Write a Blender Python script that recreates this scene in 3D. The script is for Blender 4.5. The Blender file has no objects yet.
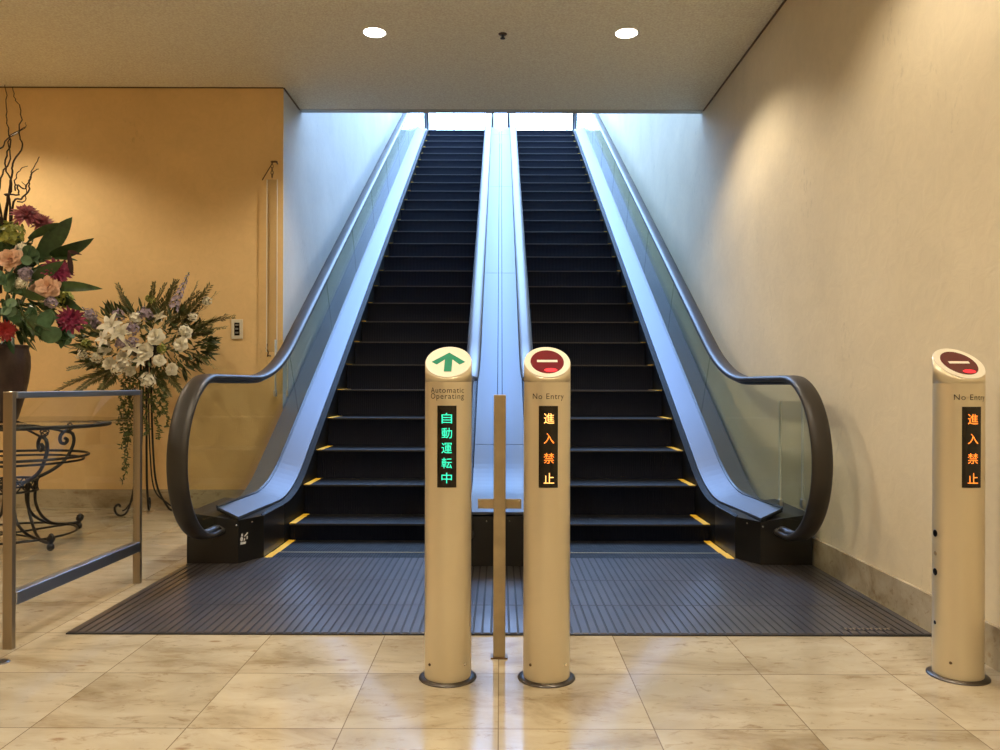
import bpy, bmesh, math, random
from mathutils import Vector, Matrix
S = bpy.context.scene
COL = S.collection
PI = math.pi
R = math.radians
random.seed(7)

# ------------------------------------------------------------------ camera, sky, exposure
cd = bpy.data.cameras.new('camera')
cd.sensor_width = 36.0
cd.lens = 28.44
cd.shift_x = 0.0001
cd.shift_y = 0.010
cd.clip_start = 0.05
cam = bpy.data.objects.new('camera', cd)
COL.objects.link(cam)
cam.location = (0, 0, 1.058)
cam.rotation_euler = (R(90), R(-0.15), 0)
S.camera = cam

W = bpy.data.worlds.new('sky')
S.world = W
W.use_nodes = True
bg = W.node_tree.nodes['Background']
bg.inputs[0].default_value = (0.325, 0.545, 1.0, 1)
bg.inputs[1].default_value = 19.5

S.view_settings.view_transform = 'Standard'
S.view_settings.look = 'None'
S.view_settings.gamma = 1
S.view_settings.use_curve_mapping = False
S.view_settings.exposure = 0.22
S.cycles.use_denoising = True
S.cycles.max_bounces = 10
S.cycles.diffuse_bounces = 5
S.cycles.glossy_bounces = 5
S.cycles.transparent_max_bounces = 24
S.cycles.sample_clamp_indirect = 6

# sky opening over the escalators: a portal only guides sampling of the sky
pd = bpy.data.lights.new('sky_portal', 'AREA')
pd.shape = 'RECTANGLE'
pd.size = 3.2
pd.size_y = 12.5
pd.cycles.is_portal = True
po = bpy.data.objects.new('sky_portal', pd)
po.location = (0, 15.25, 9.5)
COL.objects.link(po)

LAMP_W = 138
LAMP_COL = (1.0, 0.85, 0.645)
LAMPS = [(x, y) for y in (5.68, 3.1, 0.5, -2.1) for x in (-0.908, 0.904)] + \
        [(x, y) for y in (5.68, 3.1, 0.5) for x in (-4.15,)]  # rows out of view are an assumed grid, added to light the lobby

# ------------------------------------------------------------------ materials
def nm(name):
    m = bpy.data.materials.new(name)
    m.use_nodes = True
    nt = m.node_tree
    b = nt.nodes['Principled BSDF']
    return m, nt, b

def mat(name, col, rough=0.5, metal=0.0, emit=0.0, spec=0.5, coat=0.0, noise=0.0, nscale=8.0, bump=0.0, bscale=60.0, aniso=0.0):
    m, nt, b = nm(name)
    b.inputs['Base Color'].default_value = (*col, 1)
    b.inputs['Roughness'].default_value = rough
    b.inputs['Metallic'].default_value = metal
    b.inputs['Specular IOR Level'].default_value = spec
    b.inputs['Coat Weight'].default_value = coat
    if emit:
        b.inputs['Emission Color'].default_value = (*col, 1)
        b.inputs['Emission Strength'].default_value = emit
    if noise or bump:
        g = nt.nodes.new('ShaderNodeNewGeometry')
    if noise:
        n = nt.nodes.new('ShaderNodeTexNoise')
        n.inputs['Scale'].default_value = nscale
        n.inputs['Detail'].default_value = 6
        nt.links.new(g.outputs['Position'], n.inputs['Vector'])
        r = nt.nodes.new('ShaderNodeValToRGB')
        r.color_ramp.elements[0].position = 0.3
        r.color_ramp.elements[1].position = 0.7
        lo = tuple(max(0, c * (1 - noise)) for c in col)
        hi = tuple(min(1, c * (1 + noise)) for c in col)
        r.color_ramp.elements[0].color = (*lo, 1)
        r.color_ramp.elements[1].color = (*hi, 1)
        nt.links.new(n.outputs['Fac'], r.inputs['Fac'])
        nt.links.new(r.outputs['Color'], b.inputs['Base Color'])
    if bump:
        n = nt.nodes.new('ShaderNodeTexNoise')
        n.inputs['Scale'].default_value = bscale
        n.inputs['Detail'].default_value = 5
        nt.links.new(g.outputs['Position'], n.inputs['Vector'])
        bp = nt.nodes.new('ShaderNodeBump')
        bp.inputs['Strength'].default_value = bump
        bp.inputs['Distance'].default_value = 0.01
        nt.links.new(n.outputs['Fac'], bp.inputs['Height'])
        nt.links.new(bp.outputs['Normal'], b.inputs['Normal'])
    return m

def plaster(name, col):
    """hand-trowelled plaster: soft cloudy tone, sparse swirl marks and fine bump"""
    m, nt, b = nm(name)
    N = nt.nodes.new
    L = nt.links.new
    g = N('ShaderNodeNewGeometry')
    n1 = N('ShaderNodeTexNoise'); n1.inputs['Scale'].default_value = 1.6; n1.inputs['Detail'].default_value = 7; n1.inputs['Distortion'].default_value = 0.8
    n2 = N('ShaderNodeTexNoise'); n2.inputs['Scale'].default_value = 9; n2.inputs['Detail'].default_value = 8; n2.inputs['Roughness'].default_value = 0.65; n2.inputs['Distortion'].default_value = 1.8
    for n in (n1, n2):
        L(g.outputs['Position'], n.inputs['Vector'])
    mx = N('ShaderNodeMix'); mx.data_type = 'FLOAT'; mx.inputs[0].default_value = 0.4
    L(n1.outputs['Fac'], mx.inputs[2]); L(n2.outputs['Fac'], mx.inputs[3])
    r = N('ShaderNodeValToRGB')
    r.color_ramp.elements[0].position = 0.32; r.color_ramp.elements[1].position = 0.68
    r.color_ramp.elements[0].color = (*[c * 0.91 for c in col], 1)
    r.color_ramp.elements[1].color = (*[min(1, c * 1.05) for c in col], 1)
    L(mx.outputs[0], r.inputs['Fac'])
    mp = N('ShaderNodeMapping'); mp.inputs['Scale'].default_value = (1, 1, 0.45); L(g.outputs['Position'], mp.inputs['Vector'])
    n3 = N('ShaderNodeTexNoise'); n3.inputs['Scale'].default_value = 34; n3.inputs['Detail'].default_value = 4; n3.inputs['Roughness'].default_value = 0.7
    L(mp.outputs[0], n3.inputs['Vector'])
    n4 = N('ShaderNodeTexNoise'); n4.inputs['Scale'].default_value = 2.2; L(mp.outputs[0], n4.inputs['Vector'])
    ms = N('ShaderNodeMath'); ms.operation = 'MULTIPLY'; L(n3.outputs['Fac'], ms.inputs[0]); L(n4.outputs['Fac'], ms.inputs[1])
    mr = N('ShaderNodeMapRange'); mr.inputs[1].default_value = 0.37; mr.inputs[2].default_value = 0.45; mr.inputs[3].default_value = 0.0; mr.inputs[4].default_value = 0.30
    L(ms.outputs[0], mr.inputs[0])
    mk = N('ShaderNodeMix'); mk.data_type = 'RGBA'; mk.inputs[7].default_value = (*[c * 0.55 for c in col], 1)
    L(mr.outputs[0], mk.inputs[0]); L(r.outputs['Color'], mk.inputs[6])
    L(mk.outputs[2], b.inputs['Base Color'])
    b.inputs['Roughness'].default_value = 0.75
    b.inputs['Specular IOR Level'].default_value = 0.25
    bp = N('ShaderNodeBump'); bp.inputs['Strength'].default_value = 0.22; bp.inputs['Distance'].default_value = 0.01
    L(n2.outputs['Fac'], bp.inputs['Height'])
    L(bp.outputs['Normal'], b.inputs['Normal'])
    return m

def stone(name, tiles=True, light=1.0):
    """honed fossil limestone, optional tile grid 0.48 x 0.464 m"""
    m, nt, b = nm(name)
    N = nt.nodes.new
    L = nt.links.new
    g = N('ShaderNodeNewGeometry')
    big = N('ShaderNodeTexNoise'); big.inputs['Scale'].default_value = 1.7; big.inputs['Detail'].default_value = 8; big.inputs['Roughness'].default_value = 0.62; big.inputs['Distortion'].default_value = 0.6
    mp = N('ShaderNodeMapping'); mp.inputs['Scale'].default_value = (1.0, 2.2, 2.2)
    L(g.outputs['Position'], mp.inputs['Vector'])
    vec = mp.outputs['Vector']
    if tiles:
        # every tile gets its own cut of the stone
        sx = N('ShaderNodeSeparateXYZ'); L(g.outputs['Position'], sx.inputs[0])
        def cell(out, size, off):
            a = N('ShaderNodeMath'); a.operation = 'ADD'; a.inputs[1].default_value = off; L(out, a.inputs[0])
            d = N('ShaderNodeMath'); d.operation = 'DIVIDE'; d.inputs[1].default_value = size; L(a.outputs[0], d.inputs[0])
            f = N('ShaderNodeMath'); f.operation = 'FLOOR'; L(d.outputs[0], f.inputs[0])
            fr = N('ShaderNodeMath'); fr.operation = 'FRACT'; L(d.outputs[0], fr.inputs[0])
            return f.outputs[0], fr.outputs[0]
        fx, rx = cell(sx.outputs[0], 0.48, 48.0 + 0.004)
        fy, ry = cell(sx.outputs[1], 0.464, 46.4 - 2.892)
        cb = N('ShaderNodeCombineXYZ'); L(fx, cb.inputs[0]); L(fy, cb.inputs[1])
        wn = N('ShaderNodeTexWhiteNoise'); wn.noise_dimensions = '3D'; L(cb.outputs[0], wn.inputs['Vector'])
        sc = N('ShaderNodeVectorMath'); sc.operation = 'SCALE'; sc.inputs['Scale'].default_value = 9; L(wn.outputs['Color'], sc.inputs[0])
        ad = N('ShaderNodeVectorMath'); ad.operation = 'ADD'; L(vec, ad.inputs[0]); L(sc.outputs[0], ad.inputs[1])
        vec = ad.outputs[0]
    L(vec, big.inputs['Vector'])
    r = N('ShaderNodeValToRGB')
    e = r.color_ramp.elements
    e[0].position = 0.30; e[0].color = (0.27 * light, 0.205 * light, 0.12 * light, 1)
    e[1].position = 0.66; e[1].color = (0.54 * light, 0.475 * light, 0.35 * light, 1)
    k = e.new(0.46); k.color = (0.44 * light, 0.375 * light, 0.26 * light, 1)
    L(big.outputs['Fac'], r.inputs['Fac'])
    col = r.outputs['Color']
    # fine brown fossil specks and streaks
    sp = N('ShaderNodeTexNoise'); sp.inputs['Scale'].default_value = 11; sp.inputs['Detail'].default_value = 9; sp.inputs['Roughness'].default_value = 0.72; sp.inputs['Distortion'].default_value = 0.8
    L(vec, sp.inputs['Vector'])
    sr = N('ShaderNodeValToRGB'); sr.color_ramp.elements[0].position = 0.55; sr.color_ramp.elements[1].position = 0.69
    L(sp.outputs['Fac'], sr.inputs['Fac'])
    mx = N('ShaderNodeMix'); mx.data_type = 'RGBA'; mx.inputs[7].default_value = (0.21 * light, 0.125 * light, 0.05 * light, 1)
    fm = N('ShaderNodeMath'); fm.operation = 'MULTIPLY'; fm.inputs[1].default_value = 0.65; L(sr.outputs['Color'], fm.inputs[0])
    L(fm.outputs[0], mx.inputs[0]); L(col, mx.inputs[6])
    col = mx.outputs[2]
    # a few larger round fossils
    vo = N('ShaderNodeTexVoronoi'); vo.inputs['Scale'].default_value = 3.1
    L(vec, vo.inputs['Vector'])
    vr = N('ShaderNodeValToRGB')
    vr.color_ramp.elements[0].position = 0.05; vr.color_ramp.elements[0].color = (1, 1, 1, 1)
    vr.color_ramp.elements[1].position = 0.10; vr.color_ramp.elements[1].color = (0, 0, 0, 1)
    L(vo.outputs['Distance'], vr.inputs['Fac'])
    vm = N('ShaderNodeMath'); vm.operation = 'MULTIPLY'; vm.inputs[1].default_value = 1.3
    gt = N('ShaderNodeMath'); gt.operation = 'MULTIPLY'; L(vr.outputs['Color'], gt.inputs[0]); L(sp.outputs['Fac'], gt.inputs[1])
    L(gt.outputs[0], vm.inputs[0])
    mf = N('ShaderNodeMix'); mf.data_type = 'RGBA'; mf.inputs[7].default_value = (0.26 * light, 0.15 * light, 0.07 * light, 1)
    L(vm.outputs[0], mf.inputs[0]); L(col, mf.inputs[6])
    col = mf.outputs[2]
    b.inputs['Roughness'].default_value = 0.11
    b.inputs['Specular IOR Level'].default_value = 0.5
    if tiles:
        # per tile tone
        tv = N('ShaderNodeMapRange'); tv.inputs[3].default_value = 0.86; tv.inputs[4].default_value = 1.06
        L(wn.outputs['Value'], tv.inputs[0])
        mt = N('ShaderNodeVectorMath'); mt.operation = 'SCALE'; L(col, mt.inputs[0]); L(tv.outputs[0], mt.inputs['Scale'])
        col = mt.outputs[0]
        def line(fr, w):
            a = N('ShaderNodeMath'); a.operation = 'LESS_THAN'; a.inputs[1].default_value = w; L(fr, a.inputs[0])
            return a.outputs[0]
        mxx = N('ShaderNodeMath'); mxx.operation = 'MAXIMUM'
        L(line(rx, 0.0075), mxx.inputs[0]); L(line(ry, 0.0085), mxx.inputs[1])
        mg = N('ShaderNodeMix'); mg.data_type = 'RGBA'; mg.inputs[7].default_value = (0.13, 0.085, 0.045, 1)
        gm = N('ShaderNodeMath'); gm.operation = 'MULTIPLY'; gm.inputs[1].default_value = 0.75; L(mxx.outputs[0], gm.inputs[0])
        L(gm.outputs[0], mg.inputs[0]); L(col, mg.inputs[6])
        col = mg.outputs[2]
    L(col, b.inputs['Base Color'])
    return m

def glassmat(name, tint=(0.93, 0.97, 0.95), refl=1.0, rough=0.0, ior=1.45):
    m = bpy.data.materials.new(name)
    m.use_nodes = True
    nt = m.node_tree
    nt.nodes.clear()
    N = nt.nodes.new
    L = nt.links.new
    o = N('ShaderNodeOutputMaterial')
    mix = N('ShaderNodeMixShader')
    t = N('ShaderNodeBsdfTransparent'); t.inputs[0].default_value = (*tint, 1)
    gl = N('ShaderNodeBsdfGlossy'); gl.inputs['Roughness'].default_value = rough
    f = N('ShaderNodeFresnel'); f.inputs[0].default_value = ior
    mu = N('ShaderNodeMath'); mu.operation = 'MULTIPLY'; mu.inputs[1].default_value = refl
    gb = N('ShaderNodeNewGeometry')
    fr = N('ShaderNodeMath'); fr.operation = 'SUBTRACT'; fr.inputs[0].default_value = 1.0; L(gb.outputs['Backfacing'], fr.inputs[1])
    m2 = N('ShaderNodeMath'); m2.operation = 'MULTIPLY'; L(fr.outputs[0], m2.inputs[1])
    L(f.outputs[0], mu.inputs[0]); L(mu.outputs[0], m2.inputs[0]); L(m2.outputs[0], mix.inputs[0])
    L(t.outputs[0], mix.inputs[1]); L(gl.outputs[0], mix.inputs[2]); L(mix.outputs[0], o.inputs[0])
    return m

def ribbed(name, col, rough, metal, scale, bumpd=0.6, axis=0):
    """fine parallel cleats running along the depth, drawn as a wave bump across X"""
    m, nt, b = nm(name)
    N = nt.nodes.new
    L = nt.links.new
    b.inputs['Base Color'].default_value = (*col, 1)
    b.inputs['Roughness'].default_value = rough
    b.inputs['Metallic'].default_value = metal
    g = N('ShaderNodeTexCoord')
    w = N('ShaderNodeTexWave'); w.inputs['Scale'].default_value = scale; w.bands_direction = 'X'
    L(g.outputs['Object'], w.inputs['Vector'])
    bp = N('ShaderNodeBump'); bp.inputs['Strength'].default_value = bumpd; bp.inputs['Distance'].default_value = 0.003
    L(w.outputs['Fac'], bp.inputs['Height']); L(bp.outputs['Normal'], b.inputs['Normal'])
    n = N('ShaderNodeTexNoise'); n.inputs['Scale'].default_value = 14; n.inputs['Detail'].default_value = 6
    L(g.outputs['Object'], n.inputs['Vector'])
    r = N('ShaderNodeMapRange'); r.inputs[3].default_value = rough * 0.75; r.inputs[4].default_value = rough * 1.3
    L(n.outputs['Fac'], r.inputs[0]); L(r.outputs[0], b.inputs['Roughness'])
    return m

M = {}
M['wall_ochre'] = plaster('ochre_plaster', (0.80, 0.565, 0.275))
M['wall_cream'] = plaster('cream_plaster', (0.74, 0.65, 0.47))
M['wall_white'] = plaster('pale_plaster', (0.66, 0.645, 0.61))
M['ceiling'] = mat('stippled_ceiling', (0.93, 0.87, 0.75), 0.9, noise=0.16, nscale=70, bump=0.6, bscale=110)
M['trim'] = mat('ceiling_edge_metal', (0.52, 0.49, 0.42), 0.45)
M['floor'] = stone('limestone_tiles')
M['base'] = stone('limestone_baseboard', False, 0.95)
M['dark'] = mat('pit_block_dark', (0.03, 0.03, 0.03), 0.9)
M['upper'] = mat('upper_white_paint', (0.80, 0.80, 0.80), 0.6)
M['rubber'] = mat('dark_grey_rubber', (0.028, 0.024, 0.020), 0.42, spec=0.45)
M['steel'] = mat('brushed_stainless', (0.105, 0.116, 0.142), 0.46, 0.6, spec=0.3)
M['outer_deck'] = mat('grey_outer_deck', (0.20, 0.20, 0.215), 0.4, 0.6)
M['steel_satin'] = mat('satin_stainless', (0.72, 0.73, 0.75), 0.38, 1.0)
M['black_metal'] = mat('black_coated_metal', (0.008, 0.008, 0.008), 0.34)
M['skirt'] = mat('matte_black_skirt', (0.006, 0.006, 0.006), 0.55, spec=0.12)
M['black_side'] = mat('black_side_panel', (0.012, 0.011, 0.010), 0.32)
M['tread'] = ribbed('step_tread_cleats', (0.007, 0.0072, 0.008), 0.48, 0.2, 18)
M['riser'] = ribbed('step_riser_cleats', (0.003, 0.005, 0.014), 0.40, 0.0, 18)
M['riser'].node_tree.nodes['Principled BSDF'].inputs['Specular IOR Level'].default_value = 0.22
M['tread'].node_tree.nodes['Principled BSDF'].inputs['Specular IOR Level'].default_value = 0.15
M['nose'] = mat('worn_step_nose', (0.05, 0.05, 0.055), 0.35, 0.4)
M['yellow'] = mat('yellow_line_paint', (0.85, 0.50, 0.03), 0.45)
M['brassline'] = mat('pale_comb_edge', (0.55, 0.43, 0.22), 0.35, 0.7)
M['plate'] = mat('ribbed_landing_metal', (0.085, 0.076, 0.08), 0.40, 0.5, noise=0.18, nscale=5, coat=0.7)
M['plate'].node_tree.nodes['Principled BSDF'].inputs['Coat Roughness'].default_value = 0.16
M['groove'] = mat('groove_black', (0.012, 0.012, 0.012), 0.6)
M['glass'] = glassmat('balustrade_glass', (0.87, 0.90, 0.87), 0.5)
M['glass_clear'] = glassmat('partition_glass', (0.97, 0.98, 0.97), 1.9)
M['acrylic'] = glassmat('clear_acrylic', (0.96, 0.97, 0.96), 1.0)
M['acrylic_tall'] = glassmat('tall_acrylic', (0.90, 0.89, 0.86), 1.0)
M['acrylic_edge'] = mat('acrylic_edge', (0.75, 0.75, 0.68), 0.2)  # pale base colour paints in white reflections along the tall panel's edges
M['gold'] = mat('champagne_gold_metal', (0.73, 0.645, 0.465), 0.33, 0.55, noise=0.03, nscale=3)
M['gold_post'] = mat('bronze_post_metal', (0.44, 0.355, 0.22), 0.36, 0.75, noise=0.12, nscale=12)
M['cream'] = mat('cream_cap_plastic', (0.80, 0.75, 0.62), 0.35)
M['green_sign'] = mat('green_sign_paint', (0.0, 0.22, 0.12), 0.5, spec=0.2)
M['red_sign'] = mat('dark_red_disc', (0.16, 0.012, 0.02), 0.18)
M['dark_red_sign'] = mat('deeper_red_disc', (0.10, 0.012, 0.014), 0.15)
M['white_sign'] = mat('white_sign_bar', (0.88, 0.80, 0.70), 0.4)
M['red_glow'] = mat('red_emissive', (1.0, 0.02, 0.04), 0.3, emit=0.7)
M['letter'] = mat('dark_lettering', (0.03, 0.02, 0.01), 0.5)
M['display'] = mat('black_display', (0.010, 0.007, 0.005), 0.16)
M['led_green'] = mat('green_led', (0.03, 0.80, 0.50), 0.4, emit=1.0)
M['led_orange'] = mat('orange_led', (1.0, 0.25, 0.03), 0.4, emit=1.25)
M['led_hot'] = mat('bright_orange_led', (1.0, 0.50, 0.14), 0.4, emit=1.7)
M['hole'] = mat('sensor_black', (0.005, 0.005, 0.005), 0.2)
M['chrome'] = mat('chrome', (0.80, 0.78, 0.74), 0.12, 1.0)
M['flange'] = mat('dark_steel_flange', (0.13, 0.12, 0.115), 0.28, 1.0)
M['frame_metal'] = mat('partition_frame_metal', (0.38, 0.31, 0.22), 0.36, 0.9)
M['frame_dark'] = mat('partition_rail_metal', (0.48, 0.49, 0.54), 0.34, 1.0)
M['iron'] = mat('black_wrought_iron', (0.013, 0.011, 0.010), 0.42)
M['vase'] = mat('brown_glazed_clay', (0.055, 0.030, 0.022), 0.38, noise=0.35, nscale=9, bump=0.3, bscale=30)
M['lamp'] = mat('lit_lamp_lens', (1.0, 0.88, 0.66), 0.4, emit=22)
M['lamp_rim'] = mat('white_lamp_rim', (0.85, 0.82, 0.76), 0.4)
M['plastic'] = mat('cream_switch_plastic', (0.72, 0.66, 0.52), 0.35)
M['sticker'] = mat('white_sticker', (0.75, 0.75, 0.75), 0.5)
M['bronze'] = mat('bronze_fitting', (0.16, 0.10, 0.05), 0.35, 0.8)
M['leaf'] = mat('deep_green_leaf', (0.035, 0.075, 0.022), 0.42, noise=0.35, nscale=25)
M['leaf_mid'] = mat('mid_olive_leaf', (0.075, 0.095, 0.03), 0.5, noise=0.45, nscale=18)
M['vine'] = mat('olive_vine', (0.10, 0.12, 0.03), 0.5, noise=0.4, nscale=30)
M['leaf_pale'] = mat('grey_green_leaf', (0.11, 0.20, 0.10), 0.5, noise=0.25, nscale=25)
M['leaf_olive'] = mat('olive_fern', (0.13, 0.12, 0.035), 0.6, noise=0.3, nscale=25)
M['leaf_purple'] = mat('dark_purple_leaf', (0.045, 0.012, 0.018), 0.4)
M['magenta'] = mat('magenta_petals', (0.27, 0.022, 0.075), 0.55, noise=0.45, nscale=40)
M['magenta_pale'] = mat('dusty_pink_petals', (0.42, 0.12, 0.16), 0.55, noise=0.35, nscale=40)
M['red_petal'] = mat('red_petals', (0.40, 0.03, 0.03), 0.55, noise=0.3, nscale=40)
M['peach'] = mat('peach_rose_petals', (0.78, 0.50, 0.34), 0.55, noise=0.10, nscale=40)
M['white_petal'] = mat('creamy_white_petals', (0.86, 0.82, 0.68), 0.55, noise=0.08, nscale=40)
M['lilac'] = mat('lilac_petals', (0.36, 0.29, 0.37), 0.6, noise=0.2, nscale=60)
M['lime'] = mat('lime_green_florets', (0.30, 0.33, 0.07), 0.6, noise=0.3, nscale=60)
M['twig'] = mat('dark_twig', (0.045, 0.026, 0.015), 0.7)

# ------------------------------------------------------------------ mesh helpers
def box(bm, x0, x1, y0, y1, z0, z1, mi=0):
    v = [bm.verts.new(p) for p in ((x0, y0, z0), (x1, y0, z0), (x1, y1, z0), (x0, y1, z0), (x0, y0, z1), (x1, y0, z1), (x1, y1, z1), (x0, y1, z1))]
    for f in ((3, 2, 1, 0), (4, 5, 6, 7), (0, 1, 5, 4), (1, 2, 6, 5), (2, 3, 7, 6), (3, 0, 4, 7)):
        fc = bm.faces.new([v[i] for i in f]); fc.material_index = mi
    return v

def rbox(bm, x0, x1, y0, y1, z0, z1, r=0.003, mi=0):
    t = bmesh.new()
    box(t, x0, x1, y0, y1, z0, z1)
    bmesh.ops.bevel(t, geom=list(t.edges), offset=r, segments=2, affect='EDGES', profile=0.5)
    merge(bm, t, mi=mi)

def merge(bm, t, mtx=None, mi=None):
    vm = {}
    for v in t.verts:
        vm[v] = bm.verts.new(mtx @ v.co if mtx else v.co)
    for f in t.faces:
        try:
            nf = bm.faces.new([vm[v] for v in f.verts]); nf.smooth = f.smooth
            nf.material_index = f.material_index if mi is None else mi
        except ValueError:
            pass
    t.free()

def tube(bm, pts, r, seg=8, cap=True, mi=0, closed=False):
    pts = [Vector(p) for p in pts]
    n = len(pts)
    rs = r if isinstance(r, (list, tuple)) else [r] * n
    rings = []
    up = None
    for i, p in enumerate(pts):
        a = pts[(i - 1) % n] if (closed or i > 0) else p
        c = pts[(i + 1) % n] if (closed or i < n - 1) else p
        t = (c - a)
        if t.length < 1e-9: t = Vector((0, 0, 1))
        t.normalize()
        if up is None:
            up = t.orthogonal().normalized()
        up = (up - t * up.dot(t))
        if up.length < 1e-6: up = t.orthogonal()
        up.normalize()
        s = t.cross(up)
        rings.append([bm.verts.new(p + (up * math.cos(2 * PI * k / seg) + s * math.sin(2 * PI * k / seg)) * rs[i]) for k in range(seg)])
    for i in range(n if closed else n - 1):
        A, B = rings[i], rings[(i + 1) % n]
        for k in range(seg):
            f = bm.faces.new((A[k], A[(k + 1) % seg], B[(k + 1) % seg], B[k])); f.smooth = True; f.material_index = mi
    if cap and not closed:
        f = bm.faces.new(rings[0][::-1]); f.material_index = mi
        f = bm.faces.new(rings[-1]); f.material_index = mi

def lathe(bm, prof, c=(0, 0, 0), seg=40, mi=0, smooth=True):
    rings = []
    for r, z in prof:
        if r < 1e-6:
            rings.append([bm.verts.new((c[0], c[1], c[2] + z))])
        else:
            rings.append([bm.verts.new((c[0] + r * math.cos(2 * PI * k / seg), c[1] + r * math.sin(2 * PI * k / seg), c[2] + z)) for k in range(seg)])
    for A, B in zip(rings, rings[1:]):
        for k in range(seg):
            a, a2 = A[k % len(A)], A[(k + 1) % len(A)]
            b2, b = B[(k + 1) % len(B)], B[k % len(B)]
            vs = []
            for v in (a, a2, b2, b):
                if v not in vs: vs.append(v)
            if len(vs) > 2:
                f = bm.faces.new(vs); f.smooth = smooth; f.material_index = mi

def ring(bm, c, R_, r, seg=48, rs=8):
    tube(bm, [(c[0] + R_ * math.cos(2 * PI * k / seg), c[1] + R_ * math.sin(2 * PI * k / seg), c[2]) for k in range(seg)], r, rs, closed=True)

def ball(bm, c, r, seg=10, sq=(1, 1, 1), mi=0):
    t = bmesh.new()
    bmesh.ops.create_uvsphere(t, u_segments=seg, v_segments=max(4, seg // 2 + 1), radius=r)
    for v in t.verts:
        v.co = Vector((v.co.x * sq[0] + c[0], v.co.y * sq[1] + c[1], v.co.z * sq[2] + c[2]))
    for f in t.faces: f.smooth = True
    merge(bm, t, mi=mi)

def prism(bm, poly, z0, z1, mi=0):
    """poly in XY; z1 may be a function of (x,y)"""
    zt = z1 if callable(z1) else (lambda x, y: z1)
    lo = [bm.verts.new((x, y, z0)) for x, y in poly]
    hi = [bm.verts.new((x, y, zt(x, y))) for x, y in poly]
    n = len(poly)
    for fs in (lo[::-1], hi):
        f = bm.faces.new(fs); f.material_index = mi
    for i in range(n):
        f = bm.faces.new((lo[i], lo[(i + 1) % n], hi[(i + 1) % n], hi[i])); f.material_index = mi

def link(o, parent=None):
    COL.objects.link(o)
    if parent is not None: o.parent = parent
    return o

def origin(p):
    o = Vector((0, 0, 0))
    while p is not None:
        o = o + p.location; p = p.parent
    return o

def obj(name, bm, m, parent=None, world=True, loc=None):
    """one mesh object; vertices are given in world space and moved to the parent's frame"""
    bmesh.ops.recalc_face_normals(bm, faces=list(bm.faces))
    if world and parent is not None:
        off = origin(parent)
        for v in bm.verts: v.co -= off
    if loc is not None and parent is None and world:
        for v in bm.verts: v.co -= Vector(loc)
    me = bpy.data.meshes.new(name)
    bm.to_mesh(me); bm.free()
    for k in (m if isinstance(m, (list, tuple)) else [m]):
        me.materials.append(k)
    o = bpy.data.objects.new(name, me)
    if loc is not None: o.location = loc
    return link(o, parent)

def tag(o, label, cat, group=None, kind=None):
    o['label'] = label; o['category'] = cat
    if group: o['group'] = group
    if kind: o['kind'] = kind
    return o

def thing(name, label, cat, loc, group=None):
    o = bpy.data.objects.new(name, None)
    o.location = loc; o.empty_display_size = 0.05
    COL.objects.link(o)
    return tag(o, label, cat, group)

def struct(name, bm, m, label=None, cat=None):
    o = obj(name, bm, m)
    o['kind'] = 'structure'
    if label: o['label'] = label
    if cat: o['category'] = cat
    return o

def dup(root, loc, label=None, deep=True):
    r = root.copy(); COL.objects.link(r); r.location = loc
    if label: r['label'] = label
    for ch in list(root.children):
        c = ch.copy(); COL.objects.link(c); c.parent = r
        for g in list(ch.children):
            d = g.copy(); COL.objects.link(d); d.parent = c
    return r

# ------------------------------------------------------------------ the room
XL, XR = -1.852, 1.868           # planes of the shaft wall and the right wall
YB, YH, ZC = 6.74, 7.26, 3.59   # ochre wall, ceiling edge, ceiling height
ZU, YU = 6.15, 15.80            # upper floor level and its edge
ZT, YE = 9.5, 22.0              # top of the shaft and its far end

b = bmesh.new()
box(b, -6.2, XR + .2, -3.6, 4.74, -0.6, 0)
box(b, -6.2, XL, 4.74, YB + .2, -0.6, 0)
struct('floor', b, M['floor'], 'polished beige limestone tile floor with brown fossil marks', 'floor')
b = bmesh.new()
box(b, XL - .1, XR + .2, 4.74, YU + .3, -0.75, -0.6)
box(b, XL, XR, YU + .05, YU + .3, -0.6, ZU - .25)
struct('pit_light_block', b, M['dark'], 'unseen dark slab added under the escalators to block sky light', 'pit')  # added so sky light cannot leak in below the steps
b = bmesh.new()
box(b, XL, XR, YU + .02, YE, ZU - .25, ZU - 0.004)
struct('floor_upper', b, M['floor'], 'upper landing floor at the head of the escalators', 'floor')
b = bmesh.new()
box(b, XR, XR + .2, -3.8, YE + .2, -0.6, ZT)
struct('wall_right', b, M['wall_cream'], 'tall cream plaster wall on the right of the escalators', 'wall')
b = bmesh.new()
box(b, XL - .2, XL, YB, YE + .2, -0.75, ZT)
struct('wall_left', b, M['wall_white'], 'pale plaster wall rising on the left of the escalators', 'wall')
b = bmesh.new()
box(b, -6.4, XL - .0005, YB - .0005, YB + .2, -0.2, ZC + .1)
struct('wall_back', b, M['wall_ochre'], 'ochre plaster wall behind the flower stand', 'wall')
b = bmesh.new()
box(b, -6.4, -6.2, -3.8, YB, 0, ZC + .1)
struct('wall_side', b, M['wall_ochre'], 'ochre wall at the far left end of the lobby', 'wall')
b = bmesh.new()
box(b, -6.4, XR, -3.8, -3.6, 0, ZC + .1)
struct('wall_front', b, M['wall_cream'], 'lobby wall behind the viewpoint', 'wall')
b = bmesh.new()
box(b, -6.4, XR, -3.8, YB, ZC, ZC + .2)
box(b, XL, XR, YB, YH, ZC, ZC + .2)
struct('ceiling', b, M['ceiling'], 'stippled beige ceiling of the lobby', 'ceiling')
b = bmesh.new()
box(b, XL, XR, YH + .004, YH + .09, ZC + .05, ZT)
struct('wall_header', b, M['wall_white'], 'wall above the escalator opening', 'wall')
b = bmesh.new()
box(b, XL, XR, YH - .004, YH + .004, ZC - .006, ZC)
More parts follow.
